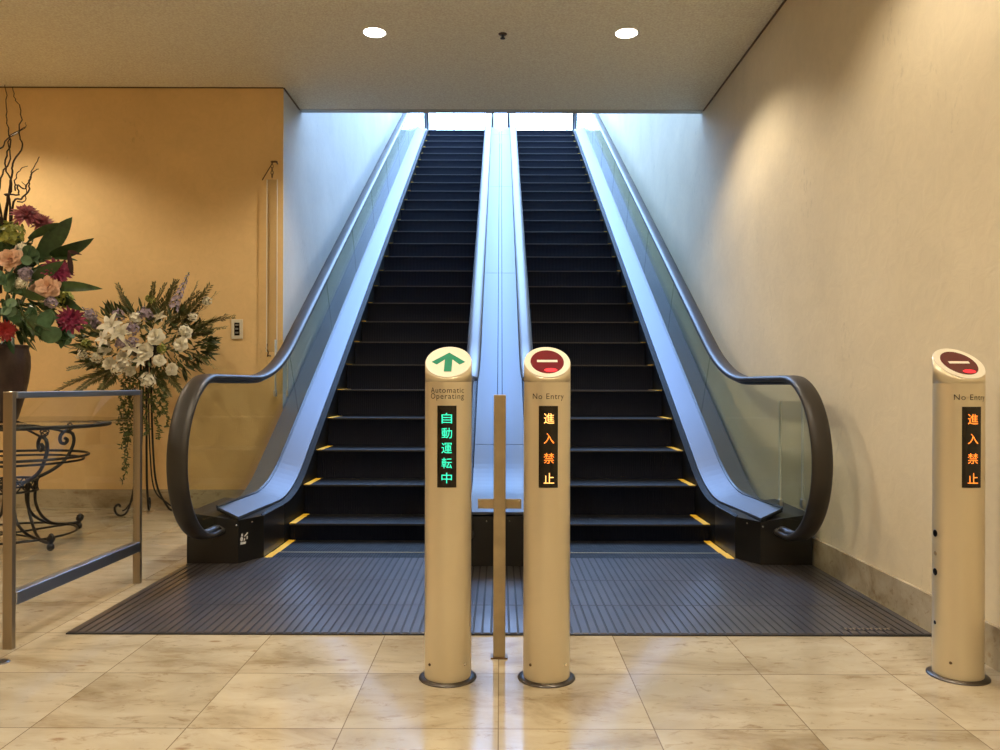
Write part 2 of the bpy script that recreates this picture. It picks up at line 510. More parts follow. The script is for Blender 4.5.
box(b, XL, XR, YH + .004, YH + .095, ZC - .002, ZC + .05)
struct('trim_1', b, M['trim'], 'thin metal trim along the ceiling edge above the escalators', 'trim')
b = bmesh.new()
box(b, XR - .008, XR, -3.6, YH, ZC - .012, ZC)
box(b, XL, XL + .008, YB, YH, ZC - .012, ZC)
box(b, -6.2, XL, YB - .008, YB, ZC - .008, ZC)
struct('shadow_strip', b, M['bronze'], 'dark strip standing in for the shadow gap between ceiling and walls', 'trim')  # solid dark strips paint in the shade along the ceiling edges
b = bmesh.new()
box(b, XR - .018, XR, -3.6, 5.6, 0, .16)
struct('baseboard_right', b, M['base'], 'stone baseboard along the right wall', 'baseboard')
b = bmesh.new()
box(b, -6.2, XL - .001, YB - .018, YB, 0, .16)
struct('baseboard_back', b, M['base'], 'stone baseboard along the ochre wall', 'baseboard')
# upper storey: unseen roof, its added opening sized to light the shaft; glazed end wall
b = bmesh.new()
box(b, XL - .2, XR + .2, YH + .09, 9.0, ZT, ZT + .15)
box(b, XL - .2, XR + .2, 21.5, YE + .2, ZT, ZT + .15)
box(b, XL - .2, -1.6, 9.0, 21.5, ZT, ZT + .15)
box(b, 1.6, XR + .2, 9.0, 21.5, ZT, ZT + .15)
struct('ceiling_upper', b, M['upper'], 'unseen roof over the escalator shaft, opening added to let sky light in', 'ceiling')
b = bmesh.new()
box(b, XL, XR, YE, YE + .2, ZU - .25, ZU + 0.9)
box(b, XL, XR, YE, YE + .2, ZT - .3, ZT)
struct('wall_end', b, M['upper'], 'white parapet wall of the upper landing', 'wall')
b = bmesh.new()
for x in (XL + .03, -1.3, -0.45, 0.35, 1.2, XR - .03):
    rbox(b, x - .025, x + .025, YE + .05, YE + .11, ZU + .9, ZT - .3)
rbox(b, XL, XR, YE + .05, YE + .11, ZU + .9, ZU + .95)
struct('window_1', b, M['upper'], 'window frame at the far end of the upper landing', 'window')
b = bmesh.new()
box(b, XL, XR, YE + .075, YE + .085, ZU + .95, ZT - .3)
w = struct('window_pane', b, M['acrylic'], 'glass of the upper window', 'window')

# ------------------------------------------------------------------ escalators
TAN = 0.583
def ramp(t, L):
    if t <= -L: return 0.0
    if t >= L: return TAN * t
    return TAN * (t + L) ** 2 / (4 * L)
def path(y, z0, d1, z1, L=0.45):
    d2 = d1 + (z1 - z0) / TAN
    return z0 + ramp(y - d1, L) - ramp(y - d2, L)
def z_deck(y): return path(y, 0.268, 5.62, ZU + 0.06, 0.32)
def z_rail(y): return path(y, 1.10, 5.735, ZU + 0.94, 0.50)
def z_nose(y): return path(y, 0.0, 5.24, ZU)
def frange(a, c, st):
    n = max(1, int(round((c - a) / st)))
    return [a + (c - a) * i / n for i in range(n + 1)]
YS = frange(4.80, 6.6, 0.06) + frange(6.6, 15.2, 0.6)[1:] + frange(15.2, 17.2, 0.1)[1:]

def sweep(bm, ys, sect, mi=0, closed=True):
    """sect(y) -> list of (x, z) points; lofted along y"""
    rings = [[bm.verts.new((x, y, z)) for x, z in sect(y)] for y in ys]
    n = len(rings[0])
    for A, B in zip(rings, rings[1:]):
        for k in range(n if closed else n - 1):
            f = bm.faces.new((A[k], A[(k + 1) % n], B[(k + 1) % n], B[k])); f.material_index = mi
    if closed:
        f = bm.faces.new(rings[0]); f.material_index = mi
        f = bm.faces.new(rings[-1][::-1]); f.material_index = mi

def rail_path():
    pts = [(4.66, 0.20), (4.58, 0.20)]
    n = 30
    for i in range(n + 1):
        a = -PI / 2 - PI * i / n
        pts.append((4.50 + 0.45 * math.cos(a), 0.65 + 0.45 * math.sin(a)))
    for y in frange(4.56, 6.7, 0.07) + frange(6.7, 15.4, 0.5)[1:] + frange(15.4, 17.2, 0.08)[1:]:
        pts.append((y, z_rail(y)))
    for i in range(1, 17):
        a = PI / 2 - PI * i / 16
        pts.append((17.2 + 0.45 * math.cos(a), ZU + 0.65 + 0.45 * math.sin(a)))
    return pts
RP = rail_path()

def rail_sweep(bm, X, prof):
    """sweep a profile [(x, n)] along the handrail path; n points outward from the loop"""
    rings = []
    for i, (y, z) in enumerate(RP):
        a = RP[max(0, i - 1)]; c = RP[min(len(RP) - 1, i + 1)]
        ty, tz = c[0] - a[0], c[1] - a[1]
        l = math.hypot(ty, tz); ty /= l; tz /= l
        ny, nz = -tz, ty           # outward (up on the straight run)
        rings.append([bm.verts.new((X + px, y + ny * pn, z + nz * pn)) for px, pn in prof])
    n = len(prof)
    for A, B in zip(rings, rings[1:]):
        for k in range(n):
            f = bm.faces.new((A[k], A[(k + 1) % n], B[(k + 1) % n], B[k])); f.smooth = True
    bm.faces.new(rings[0][::-1]); bm.faces.new(rings[-1])

HALF = 0.054
RAILPROF = [(-HALF, -.004), (-HALF + .002, .006), (-HALF + .012, .014), (-.02, .018), (.02, .018), (HALF - .012, .014), (HALF - .002, .006), (HALF, -.004),
            (HALF - .004, -.016), (HALF - .014, -.018), (.018, -.010), (-.018, -.010), (-HALF + .014, -.018), (-HALF + .004, -.016)]
GUIDEPROF = [(-.022, -.012), (.022, -.012), (.022, -.030), (.010, -.036), (-.010, -.036), (-.022, -.030)]

JOINTS = [6.50 + 1.30 * k for k in range(8)]
def joint_top(yb):
    zb = z_deck(yb) + 0.03
    y = yb
    for _ in range(30):
        z = z_rail(y) - .034
        y = yb - (z - zb) * TAN
    return y

def glass_panels(X, sgn, parent, zoff=0.045):
    def panel(top, bot):
        bm = bmesh.new()
        lay = []
        for dx in (-.005, .005):
            lay.append(([bm.verts.new((X + dx, y, z)) for y, z in top], [bm.verts.new((X + dx, y, z)) for y, z in bot]))
        n = len(top)
        for T, B in lay:
            for i in range(n - 1):
                bm.faces.new((T[i], T[i + 1], B[i + 1], B[i]))
        (T0, B0), (T1, B1) = lay
        for P, Q in ((T0, T1), (B0, B1)):
            for i in range(n - 1):
                bm.faces.new((P[i], P[i + 1], Q[i + 1], Q[i]))
        bm.faces.new((T0[0], T1[0], B1[0], B0[0])); bm.faces.new((T0[-1], T1[-1], B1[-1], B0[-1]))
        return obj('glass_panel', bm, M['glass'], parent)
    zb = lambda y: z_deck(y) + zoff - .012
    # newel panel: inside of the loop up to the first joint
    top, bot = [], []
    r = 0.42
    for i in range(15):
        a = PI * 0.98 - PI * 0.48 * i / 14
        y = 4.50 + r * math.cos(a)
        top.append((y, 0.65 + r * math.sin(a)))
        bot.append((y, 0.65 - r * math.sin(a)))
    yt1 = joint_top(JOINTS[0])
    n = 24
    for i in range(1, n + 1):
        t = i / n
        yt = 4.50 + (yt1 - .003 - 4.50) * t
        yb = 4.50 + (JOINTS[0] - .003 - 4.50) * t
        top.append((yt, z_rail(yt) - .034))
        bot.append((yb, 0.23 if yb < 4.615 else (0.285 if yb < 4.8 else zb(yb))))
    panel(top, bot)
    for k in range(len(JOINTS)):
        y0 = JOINTS[k]; y1 = JOINTS[k + 1] if k + 1 < len(JOINTS) else 17.2
        t0 = joint_top(y0); t1 = joint_top(y1) if k + 1 < len(JOINTS) else 17.2
        top, bot = [], []
        m = 14
        for i in range(m + 1):
            t = i / m
            yt = t0 + .003 + (t1 - t0 - .006) * t; yb = y0 + .003 + (y1 - y0 - .006) * t
            top.append((yt, z_rail(yt) - .034)); bot.append((yb, zb(yb)))
        panel(top, bot)

XO, XI = 1.436, 0.305            # outer and inner edges of the steps
GO, GI = 1.655, 0.200           # glass / handrail planes
NOSES = [(4.98, 0.0), (5.38, 0.112), (5.78, 0.326)] + [(6.18 + .4 * k, 0.548 + 0.2335 * k) for k in range(25)]
NOSES = [(y, min(z, ZU)) for y, z in NOSES if y < YU + .02]

def step_mesh(s):
    """tread with its back edge, worn nose and curved riser; local origin at the middle of the nose"""
    bm = bmesh.new()
    w = (XO - XI) / 2 - .004
    # tread
    box(bm, -w, w, 0.004, 0.394, -.028, 0, 0)
    # nose strip
    box(bm, -w, w, -.004, 0.004, -.012, 0.0, 2)
    # curved riser
    pts = [(-.002, -.012)] + [(0.010 * math.sin(PI * i / 6) + .001 * i, -.012 - .222 * i / 6) for i in range(1, 7)]
    A = [bm.verts.new((-w, y, z)) for y, z in pts]; B = [bm.verts.new((w, y, z)) for y, z in pts]
    A2 = [bm.verts.new((-w, y + .02, z)) for y, z in pts]; B2 = [bm.verts.new((w, y + .02, z)) for y, z in pts]
    for i in range(len(pts) - 1):
        for P, Q in ((A, B), (A2, B2), (A, A2), (B, B2)):
            f = bm.faces.new((P[i], Q[i], Q[i + 1], P[i + 1])); f.material_index = 1; f.smooth = False
    return bm

def escalator(s, label):
    cx = s * (XO + XI) / 2
    e = thing('escalator', label, 'escalator', (cx, 4.80, 0), 'pair of escalators')
    # steps
    st0 = None
    for y, z in NOSES:
        if st0 is None:
            bm = step_mesh(s)
            st0 = obj('step', bm, [M['tread'], M['riser'], M['nose']], e, world=False)
            st0.location = (0, y - 4.80, z)
            yb = bmesh.new()
            w = (XO - XI) / 2 - .004
            xe = s * w
            box(yb, min(xe, xe - s * .045), max(xe, xe - s * .045), -.0045, 0.392, -.002, 0.0022)
            yl = obj('yellow_line', yb, M['yellow'], st0, world=False)
            yl['label'] = 'yellow safety line at the outer end of the step'
        else:
            c = st0.copy(); COL.objects.link(c); c.parent = e; c.location = (0, y - 4.80, z)
            d = yl.copy(); COL.objects.link(d); d.parent = c
    # comb plate: the pale edge line just in front of the first moving step
    bm = bmesh.new()
    x0, x1 = sorted((s * XI, s * XO))
    box(bm, x0 + .004, x1 - .004, 4.795, 4.972, -.03, 0.003)
    box(bm, x0 + .004, x1 - .004, 4.966, 4.976, -.03, 0.005, 1)
    cb = obj('comb_plate', bm, [M['tread'], M['brassline']], e)
    bm = bmesh.new()
    xe = s * (XO - .004)
    box(bm, min(xe, xe - s * .045), max(xe, xe - s * .045), 4.80, 4.965, 0.003, .006)
    obj('yellow_line', bm, M['yellow'], cb)
    # upper comb plate
    bm = bmesh.new()
    box(bm, x0, x1, YU + .01, YU + 1.2, ZU - .05, ZU)
    obj('comb_plate', bm, M['tread'], e)
    # skirts
    for X, sg in ((XO, 1), (XI, -1)):
        bm = bmesh.new()
        a, c = s * X, s * (X + sg * (.05 if sg > 0 else .012))
        def skirt_sect(y):
            q = c if sg < 0 else s * (X + .012 + .038 * min(1, max(0, (y - 4.85) / .35)))
            return [(a, z_nose(y) - .33), (q, z_nose(y) - .33), (q, z_deck(y) + .002), (a, z_deck(y) - .006)]
        sweep(bm, YS, skirt_sect)
        obj('skirt_panel', bm, M['skirt'], e)
    # outer inner-deck: two long stainless strips with a dark joint, front end flared and cut at an angle
    def fx(y):                                      # inner edge flares towards the front
        return 1.478 + max(0, (5.30 - y)) / .68 * .047
    def fo(y): return GO - .008 + max(0, 5.30 - y) / .60 * .042
    def strip(u0, u1, dz0, dz1, X0f, X1, y0f, name, m):
        bm = bmesh.new()
        ys = [0, 1, 2, 3] + YS[1:]
        rings = []
        for q in ys:
            if isinstance(q, int):                  # the four front rings, cut at an angle
                t = q / 3.0
                pts = []
                for u in (u0, u1):
                    yst = 4.613 + 0.10 * u
                    y = yst + (4.80 - yst) * t
                    pts.append((X0f(y) + (X1(y) - X0f(y)) * u, y, z_deck(y) + .045 * u))
            else:
                pts = [(X0f(q) + (X1(q) - X0f(q)) * u, q, z_deck(q) + .045 * u) for u in (u0, u1)]
            (xa, ya, za), (xb, yb_, zb_) = pts
            rings.append([bm.verts.new(p) for p in ((s * xa, ya, za + dz0), (s * xb, yb_, zb_ + dz0), (s * xb, yb_, zb_ + dz1), (s * xa, ya, za + dz1))])
        for A, B in zip(rings, rings[1:]):
            for k in range(4):
                bm.faces.new((A[k], A[(k + 1) % 4], B[(k + 1) % 4], B[k]))
        bm.faces.new(rings[0]); bm.faces.new(rings[-1][::-1])
        return obj(name, bm, m, e)
    strip(0.0, 0.93, 0.004, 0.016, fx, fo, 0, 'inner_deck', M['steel'])
    strip(0.93, 1.02, 0.004, 0.022, fx, fo, 0, 'glass_gasket', M['black_metal'])
    strip(0.0, 1.0, -.008, 0.004, fx, fo, 0, 'deck_edge', M['black_metal'])
    # outer deck between glass and wall
    bm = bmesh.new()
    sweep(bm, [4.80] + YS[1:], lambda y: [(s * (GO + .008), z_deck(y) + .03), (s * 1.828, z_deck(y) - .03), (s * 1.828, z_deck(y) - .05), (s * (GO + .008), z_deck(y) + .01)])
    obj('outer_deck', bm, M['outer_deck'], e)
    bm = bmesh.new()
    sweep(bm, [4.80] + YS[1:], lambda y: [(s * 1.812, z_nose(y) - .3 if y > YB else 0.0), (s * 1.828, z_nose(y) - .3 if y > YB else 0.0), (s * 1.828, z_deck(y) - .05), (s * 1.812, z_deck(y) - .05)])
    obj('side_cladding', bm, M['black_side'], e)
    # narrow inner deck on the divider side
    bm = bmesh.new()
    sweep(bm, [4.72] + YS[1:], lambda y: [(s * (XI + .008), z_deck(y) + .004), (s * (XI + .008), z_deck(y) + .014), (s * (GI + .008), z_deck(y) + .055), (s * (GI + .008), z_deck(y) + .04)])
    obj('inner_deck', bm, M['steel'], e)
    # newel base
    bm = bmesh.new()
    pl = [(s * 1.828, 4.62), (s * 1.527, 4.62), (s * 1.432, 4.80), (s * 1.432, 5.25), (s * 1.828, 5.25)]
    prism(bm, pl, 0.0105, lambda x, y: 0.262 + .045 * max(0, (abs(x) - 1.527)) / .3)
    nb = obj('newel_base', bm, M['black_side'], e)
    bm = bmesh.new()
    for (dx, y) in ((1.535, 4.605), (1.478, 4.715)):
        ball(bm, (s * dx, y, .236), .006, 8)
    obj('screw', bm, M['chrome'], nb)
    bm = bmesh.new()
    lathe(bm, [(0.052, 0), (0.058, .004), (0.058, .010), (0.048, .012)], seg=24)
    for v in bm.verts:
        v.co = Vector((s * GO + v.co.x, 4.62 - v.co.z, 0.20 + v.co.y * .55))
    obj('handrail_inlet', bm, M['rubber'], nb)
    if s < 0:
        bm = bmesh.new()
        # worn pictogram sticker on the angled face: head, body, base and a slanted stroke
        def pt(u, v): # u along the face, v height
            return Vector((-1.527 + .095 * u + .0018, 4.62 + .18 * u - .0010, v))
        def blob(u, v, ru, rv):
            vs = [bm.verts.new(pt(u + ru * math.cos(2 * PI * k / 12), v + rv * math.sin(2 * PI * k / 12))) for k in range(12)]
            bm.faces.new(vs)
        def quad(*q): bm.faces.new([bm.verts.new(pt(*p)) for p in q])
        blob(.13, .172, .035, .009)
        blob(.115, .149, .055, .014)
        quad((.06, .118), (.27, .116), (.29, .130), (.07, .132))
        quad((.20, .163), (.24, .158), (.36, .176), (.33, .182))
        quad((.19, .135), (.24, .137), (.25, .152), (.20, .150))
        quad((.30, .142), (.34, .142), (.35, .160), (.31, .160))
        obj('safety_sticker', bm, M['sticker'], nb)
    # glass and handrails
    glass_panels(s * GO, s, e)
    glass_panels(s * GI, s, e, 0.055)
    for X in (GO, GI):
        bm = bmesh.new()
        rail_sweep(bm, s * X, RAILPROF)
        h = obj('handrail', bm, M['rubber'], e)
        bm = bmesh.new()
        rail_sweep(bm, s * X, GUIDEPROF)
        obj('guide_rail', bm, M['steel'], h)
    return e

escalator(-1, 'left escalator with black steps, behind the bollard with the green arrow')
escalator(1, 'right escalator with black steps, beside the cream wall')

# centre divider between the two escalators
dv = thing('centre_divider', 'pale steel divider panel running up between the two escalators', 'divider', (0, 4.6, 0))
YC = [4.70] + YS[1:]
def cpanel(x0, x1, ya, yb, dz=0.05):
    bm = bmesh.new()
    ys = [ya] + [y for y in YC if ya + .01 < y < yb - .01] + [yb]
    sweep(bm, ys, lambda y: [(x0, z_deck(y) + dz - .015), (x1, z_deck(y) + dz - .015), (x1, z_deck(y) + dz), (x0, z_deck(y) + dz)])
    return obj('cover_panel', bm, M['steel'], dv)
for ya, yb in ((4.60, 6.10), (6.106, 9.1), (9.106, 12.1), (12.106, 15.1), (15.106, 17.2)):
    cpanel(-GI + .008, -.022, ya, yb)
    cpanel(-.017, .017, ya, yb)
    cpanel(.022, GI - .008, ya, yb)
bm = bmesh.new()
prism(bm, [(-.20, 4.57), (.20, 4.57), (.299, 4.74), (.299, 5.25), (-.299, 5.25), (-.299, 4.74)], 0.0105, lambda x, y: .262 + (.036 if abs(x) < .21 else 0))
db = obj('newel_base', bm, M['black_side'], dv)
bm = bmesh.new()
ball(bm, (.057, 4.566, .27), .006, 8); ball(bm, (-.075, 4.566, .27), .006, 8)
obj('screw', bm, M['chrome'], db)
for sx in (-1, 1):
    bm = bmesh.new()
    lathe(bm, [(0.052, 0), (0.058, .004), (0.058, .010), (0.048, .012)], seg=24)
    for v in bm.verts:
        v.co = Vector((sx * GI + v.co.x, 4.57 - v.co.z, 0.20 + v.co.y * .55))
    obj('handrail_inlet', bm, M['rubber'], db)

# landing plate with real grooves
lp = thing('landing_plate', 'dark ribbed metal landing plate in front of both escalators', 'landing plate', (0, 4, 0))
bm = bmesh.new()
box(bm, -1.83, 1.838, 3.335, 4.792, 0.0005, 0.006)
obj('base_sheet', bm, M['groove'], lp)
bm = bmesh.new()
n = 96
pitch = (1.834 + 1.826) / n
for i in range(n):
    x0 = -1.826 + pitch * i + .0038; x1 = x0 + pitch - .0076
    for y0, y1 in ((3.342, 3.760), (3.763, 4.240), (4.243, 4.788)):
        ye = y1
        v = [bm.verts.new(p) for p in ((x0, y0, .006), (x1, y0, .006), (x1, ye, .006), (x0, ye, .006), (x0 + .001, y0 + .002, .010), (x1 - .001, y0 + .002, .010), (x1 - .001, ye - .001, .010), (x0 + .001, ye - .001, .010))]
        for f in ((4, 5, 6, 7), (0, 1, 5, 4), (1, 2, 6, 5), (2, 3, 7, 6), (3, 0, 4, 7)):
            bm.faces.new([v[k] for k in f])
obj('ribbed_surface', bm, M['plate'], lp)
# illegible maker's strip embossed in the near right corner and a small one near the centre
bm = bmesh.new()
box(bm, 1.475, 1.70, 3.385, 3.425, .0098, .0106)
ns = obj('nameplate', bm, M['groove'], lp)
bm = bmesh.new()
x = 1.49
for k in range(11):
    wv = (.014, .010, .016, .012)[k % 4]
    box(bm, x, x + wv * .35, 3.392, 3.418, .0106, .0118)
    box(bm, x + wv * .35, x + wv, 3.404 if k % 2 else 3.412, 3.410 if k % 2 else 3.418, .0106, .0118)
    x += wv + .0055
obj('worn_lettering', bm, M['frame_metal'], ns)

# gap guards: clear acrylic plates between the balustrade and the wall
def gap_guard(X0, X1, y, z0, z1, label):
    g = thing('gap_guard', label, 'guard panel', ((X0 + X1) / 2, y, z0), 'clear gap guards beside the handrails')
    bm = bmesh.new()
    box(bm, X0, X1, y, y + .006, z0, z1)
    obj('acrylic_sheet', bm, M['acrylic'], g)
    for xx in (X0, X1 - .008):
        bm = bmesh.new()
        rbox(bm, xx, xx + .008, y - .012, y + .018, z0, z1, .002)
        obj('edge_strip', bm, M['acrylic_edge'], g)
        bm = bmesh.new()
        rbox(bm, xx - .006, xx + .014, y - .02, y + .02, z0 - .02, z0 + .035, .003)
        obj('clamp', bm, M['steel_satin'], g)
gap_guard(1.70, 1.845, 4.80, 0.335, 0.965, 'clear acrylic gap guard between right handrail and cream wall')
gap_guard(-1.825, -1.715, 6.40, 0.98, 1.42, 'clear acrylic gap guard between left handrail and pale wall')

# ------------------------------------------------------------------ lettering helper
def text_mesh(body, size, spacing=1.0, bold=0.0, leading=1.0):
    cu = bpy.data.curves.new('lettering', 'FONT')
    cu.body = body; cu.size = size; cu.align_x = 'CENTER'; cu.align_y = 'CENTER'
    cu.space_character = spacing; cu.space_line = leading; cu.resolution_u = 3
    cu.offset = bold
    ob = bpy.data.objects.new('lettering', cu)
    COL.objects.link(ob)
    dg = bpy.context.evaluated_depsgraph_get()
    dg.update()
    me = bpy.data.meshes.new_from_object(ob.evaluated_get(dg))
    bm = bmesh.new(); bm.from_mesh(me)
    bpy.data.objects.remove(ob); bpy.data.curves.remove(cu); bpy.data.meshes.remove(me)
    return bm

def fit(bm, w=None, h=None):
    xs = [v.co.x for v in bm.verts]; ys = [v.co.y for v in bm.verts]
    cx, cy = (min(xs) + max(xs)) / 2, (min(ys) + max(ys)) / 2
    sx = w / (max(xs) - min(xs)) if w else None
    sy = h / (max(ys) - min(ys)) if h else None
    sx = sx or sy; sy = sy or sx
    for v in bm.verts:
        v.co.x = (v.co.x - cx) * sx; v.co.y = (v.co.y - cy) * sy

def wrap(bm, cx, cy, z, rad):
    """bend a flat lettering (x, y) round a vertical cylinder facing -Y"""
    bmesh.ops.subdivide_edges(bm, edges=[e for e in bm.edges if abs(e.verts[0].co.x - e.verts[1].co.x) > .008], cuts=2)
    for v in bm.verts:
        a = v.co.x / rad
        v.co = Vector((cx + rad * math.sin(a), cy - rad * math.cos(a), z + v.co.y))

def patch(bm, cx, cy, rad, a0, a1, z0, z1, thick, n=12):
    P = [[], [], [], []]
    for i in range(n + 1):
        a = a0 + (a1 - a0) * i / n
        for k, (r, z) in enumerate(((rad, z0), (rad, z1), (rad + thick, z1), (rad + thick, z0))):
            P[k].append(bm.verts.new((cx + r * math.sin(a), cy - r * math.cos(a), z)))
    for i in range(n):
        for k in range(4):
            f = bm.faces.new((P[k][i], P[k][i + 1], P[(k + 1) % 4][i + 1], P[(k + 1) % 4][i]))
    bm.faces.new([P[k][0] for k in range(4)]); bm.faces.new([P[k][-1] for k in range(4)][::-1])

# ------------------------------------------------------------------ bollards
BR = 0.084
def bollard(cx, cy, label, sign, words, chars, led, sensors=False, hot=()):
    bl = thing('bollard', label, 'bollard', (cx, cy, 0), 'sign bollards at the escalator entry')
    bm = bmesh.new()
    lathe(bm, [(BR, .006), (BR, 1.0685)], (cx, cy, 0), 64)
    obj('tube', bm, M['gold'], bl)
    bm = bmesh.new()
    lathe(bm, [(0, 0), (.104, 0), (.104, .003), (.098, .007), (BR, .009)], (cx, cy, 0), 48)
    obj('base_flange', bm, M['flange'], bl)
    # slanted head
    zf, zbk = 1.082, 1.198
    def zs(y): return zf + (zbk - zf) * (y - (cy - BR)) / (2 * BR)
    bm = bmesh.new()
    seg = 64
    lo = [bm.verts.new((cx + BR * math.cos(2 * PI * k / seg), cy + BR * math.sin(2 * PI * k / seg), 1.069)) for k in range(seg)]
    hi = [bm.verts.new((cx + BR * math.cos(2 * PI * k / seg), cy + BR * math.sin(2 * PI * k / seg), zs(cy + BR * math.sin(2 * PI * k / seg)))) for k in range(seg)]
    for k in range(seg):
        f = bm.faces.new((lo[k], lo[(k + 1) % seg], hi[(k + 1) % seg], hi[k])); f.smooth = True
    bm.faces.new(lo[::-1])
    bm.faces.new(hi)
    hd = obj('slanted_head', bm, M['gold'], bl)
    ang = math.atan2(zbk - zf, 2 * BR)
    def face(u, v, lift):     # u across, v up along the slope (metres on the slope)
        return Vector((cx + u, cy + v * math.cos(ang) - lift * math.sin(ang), zs(cy + v * math.cos(ang)) + lift * math.cos(ang)))
    ell = BR / math.cos(ang)
    def disc(ru, rv, l0, l1, name, m, parent):
        bm = bmesh.new()
        A = [bm.verts.new(face(ru * math.cos(2 * PI * k / 64), rv * math.sin(2 * PI * k / 64), l0)) for k in range(64)]
        B = [bm.verts.new(face(ru * .985 * math.cos(2 * PI * k / 64), rv * .985 * math.sin(2 * PI * k / 64), l1)) for k in range(64)]
        for k in range(64): bm.faces.new((A[k], A[(k + 1) % 64], B[(k + 1) % 64], B[k]))
        bm.faces.new(B); bm.faces.new(A[::-1])
        return obj(name, bm, m, parent)
    fc = disc(BR * .995, ell * .995, 0.0002, .0035, 'sign_face', M['cream'], hd)
    def shape(poly, l0, l1, name, m, parent):
        bm = bmesh.new()
        A = [bm.verts.new(face(u, v, l0)) for u, v in poly]; B = [bm.verts.new(face(u, v, l1)) for u, v in poly]
        n = len(poly)
        for k in range(n): bm.faces.new((A[k], A[(k + 1) % n], B[(k + 1) % n], B[k]))
        t = bm.faces.new(B); bm.faces.new(A[::-1])
        bmesh.ops.triangulate(bm, faces=[t])
        return obj(name, bm, m, parent)
    if sign == 'arrow':
        w = .060
        poly = [(0, .058), (w, -.004), (w - .019, -.021), (.0135, .014), (.0135, -.066), (-.0135, -.066), (-.0135, .014), (-w + .019, -.021), (-w, -.004)]
        a = shape(poly, .0035, .0050, 'arrow_symbol', M['green_sign'], hd)
        a['label'] = 'green arrow pointing up'
    else:
        d = disc(.0605, .0605 / math.cos(ang) * 1.04, .0035, .0050, 'red_disc', M['red_sign'] if sign == 'red' else M['dark_red_sign'], hd)
        d['label'] = 'red round no-entry disc'
        shape([(-.037, -.0055), (.037, -.0055), (.037, .0085), (-.037, .0085)], .0050, .0058, 'white_bar', M['white_sign'], hd)
        # small red emissive oval near the bottom of the disc
        lo = -.0585 / math.cos(ang)
        shape([(.010 + .023 * math.cos(2 * PI * k / 20), lo * .80 + .011 * math.sin(2 * PI * k / 20)) for k in range(20)], .0050, .0055, 'red_oval', M['red_glow'], hd)
    # lettering wrapped round the tube
    lines = words.split('\n')
    lz = [1.0395, 1.0155] if len(lines) == 2 else [1.0155]
    for ln, z in zip(lines, lz):
        bm = text_mesh(ln, .03, 1.12)
        fit(bm, w=.128 if len(lines) == 2 else .118, h=None)
        wrap(bm, cx, cy, z, BR + .0008)
        o = obj('lettering', bm, M['letter'], bl)
    # display
    bm = bmesh.new()
    patch(bm, cx, cy, BR - .002, -.40, .40, .697, .985, .0045)
    dp = obj('display_panel', bm, M['display'], bl)
    n = len(chars)
    for i, ch in enumerate(chars):
        z = .941 - .070 * i if n == 4 else .941 - .0525 * i
        bm = text_mesh(ch, .05)
        fit(bm, w=.037, h=.037)
        wrap(bm, cx + (.0 if n == 5 else .002), cy, z, BR + .0034)
        m = M['led_hot'] if i in hot else led
        obj('character', bm, m, dp)
    # base screws
    for a in (-.80, .85):
        bm = bmesh.new()
        ball(bm, (cx + BR * math.sin(a), cy - BR * math.cos(a), .066), .0055, 8)
        obj('screw', bm, M['bronze'] if a < 0 else M['chrome'], bl)
    if sensors:
        for z, r in ((.520, .013), (.379, .013), (.194, .007)):
            bm = bmesh.new()
            lathe(bm, [(0, .0), (r, .0), (r, .002), (r * .8, .0025), (0, .0015)], seg=20)
            for v in bm.verts: v.co = Vector((cx - BR - v.co.z + .0008, cy + v.co.x, z + v.co.y))
            obj('sensor_hole', bm, M['hole'], bl)
        bm = bmesh.new()
        ball(bm, (cx - BR, cy, .447), .018, 12, (.12, .55, .45))
        obj('emblem', bm, M['gold_post'], bl)
    return bl

bollard(-.186, 2.86, 'gold bollard with green up arrow and green lit characters', 'arrow', 'Automatic\nOperating', '自動運転中', M['led_green'])
bollard(.171, 2.86, 'gold bollard with bright red disc, standing next to the green-arrow bollard', 'red', 'No Entry', '進入禁止', M['led_orange'], hot=(0, 3))
bollard(1.678, 2.89, 'gold bollard with dark red disc, standing alone by the right wall', 'dark', 'No Entry', '進入禁止', M['led_orange'], sensors=True)

# slim post between the two middle bollards
ps = thing('guide_post', 'slim bronze square post between the two middle bollards', 'post', (0.0, 3.07, 0))
bm = bmesh.new()
rbox(bm, -.0235, .0235, 3.055, 3.085, .004, 1.02, .002)
obj('upright', bm, M['gold_post'], ps)
bm = bmesh.new()
rbox(bm, -.033, .033, 3.045, 3.095, 0, .006, .0015)
obj('foot_plate', bm, M['bronze'], ps)
bm = bmesh.new()
rbox(bm, -.085, .085, 3.086, 3.092, .575, .613, .0015)
cbr = obj('cross_bar', bm, M['gold_post'], ps)
for x in (-.077, .077):
    bm = bmesh.new(); ball(bm, (x, 3.0855, .605), .0035, 8)
    obj('screw', bm, M['chrome'], cbr)

# ------------------------------------------------------------------ glass partition on the left
gp = thing('glass_partition', 'low metal framed glass partition at the left of the landing', 'partition', (-1.94, 3.7, 0))
PA, PB = Vector((-1.957, 3.154, 0)), Vector((-1.925, 4.20, 0))
def at(y): return PA.x + (PB.x - PA.x) * (y - PA.y) / (PB.y - PA.y)
for p in (PA, PB):
    bm = bmesh.new()
    rbox(bm, p.x - .019, p.x + .019, p.y - .013, p.y + .013, 0, 1.026, .002)
    obj('post', bm, M['frame_metal'], gp)
def skew(z0, z1, w, name, m):
    bm = bmesh.new()
    rbox(bm, -w, w, PA.y + .0135, PB.y - .0135, z0, z1, .003)
    for v in bm.verts: v.co.x += at(v.co.y)
    return obj(name, bm, m, gp)
skew(1.000, 1.026, .022, 'top_rail', M['frame_dark'])
skew(.170, .222, .022, 'bottom_rail', M['frame_dark'])
skew(.222, 1.000, .004, 'glass_pane', M['glass_clear'])

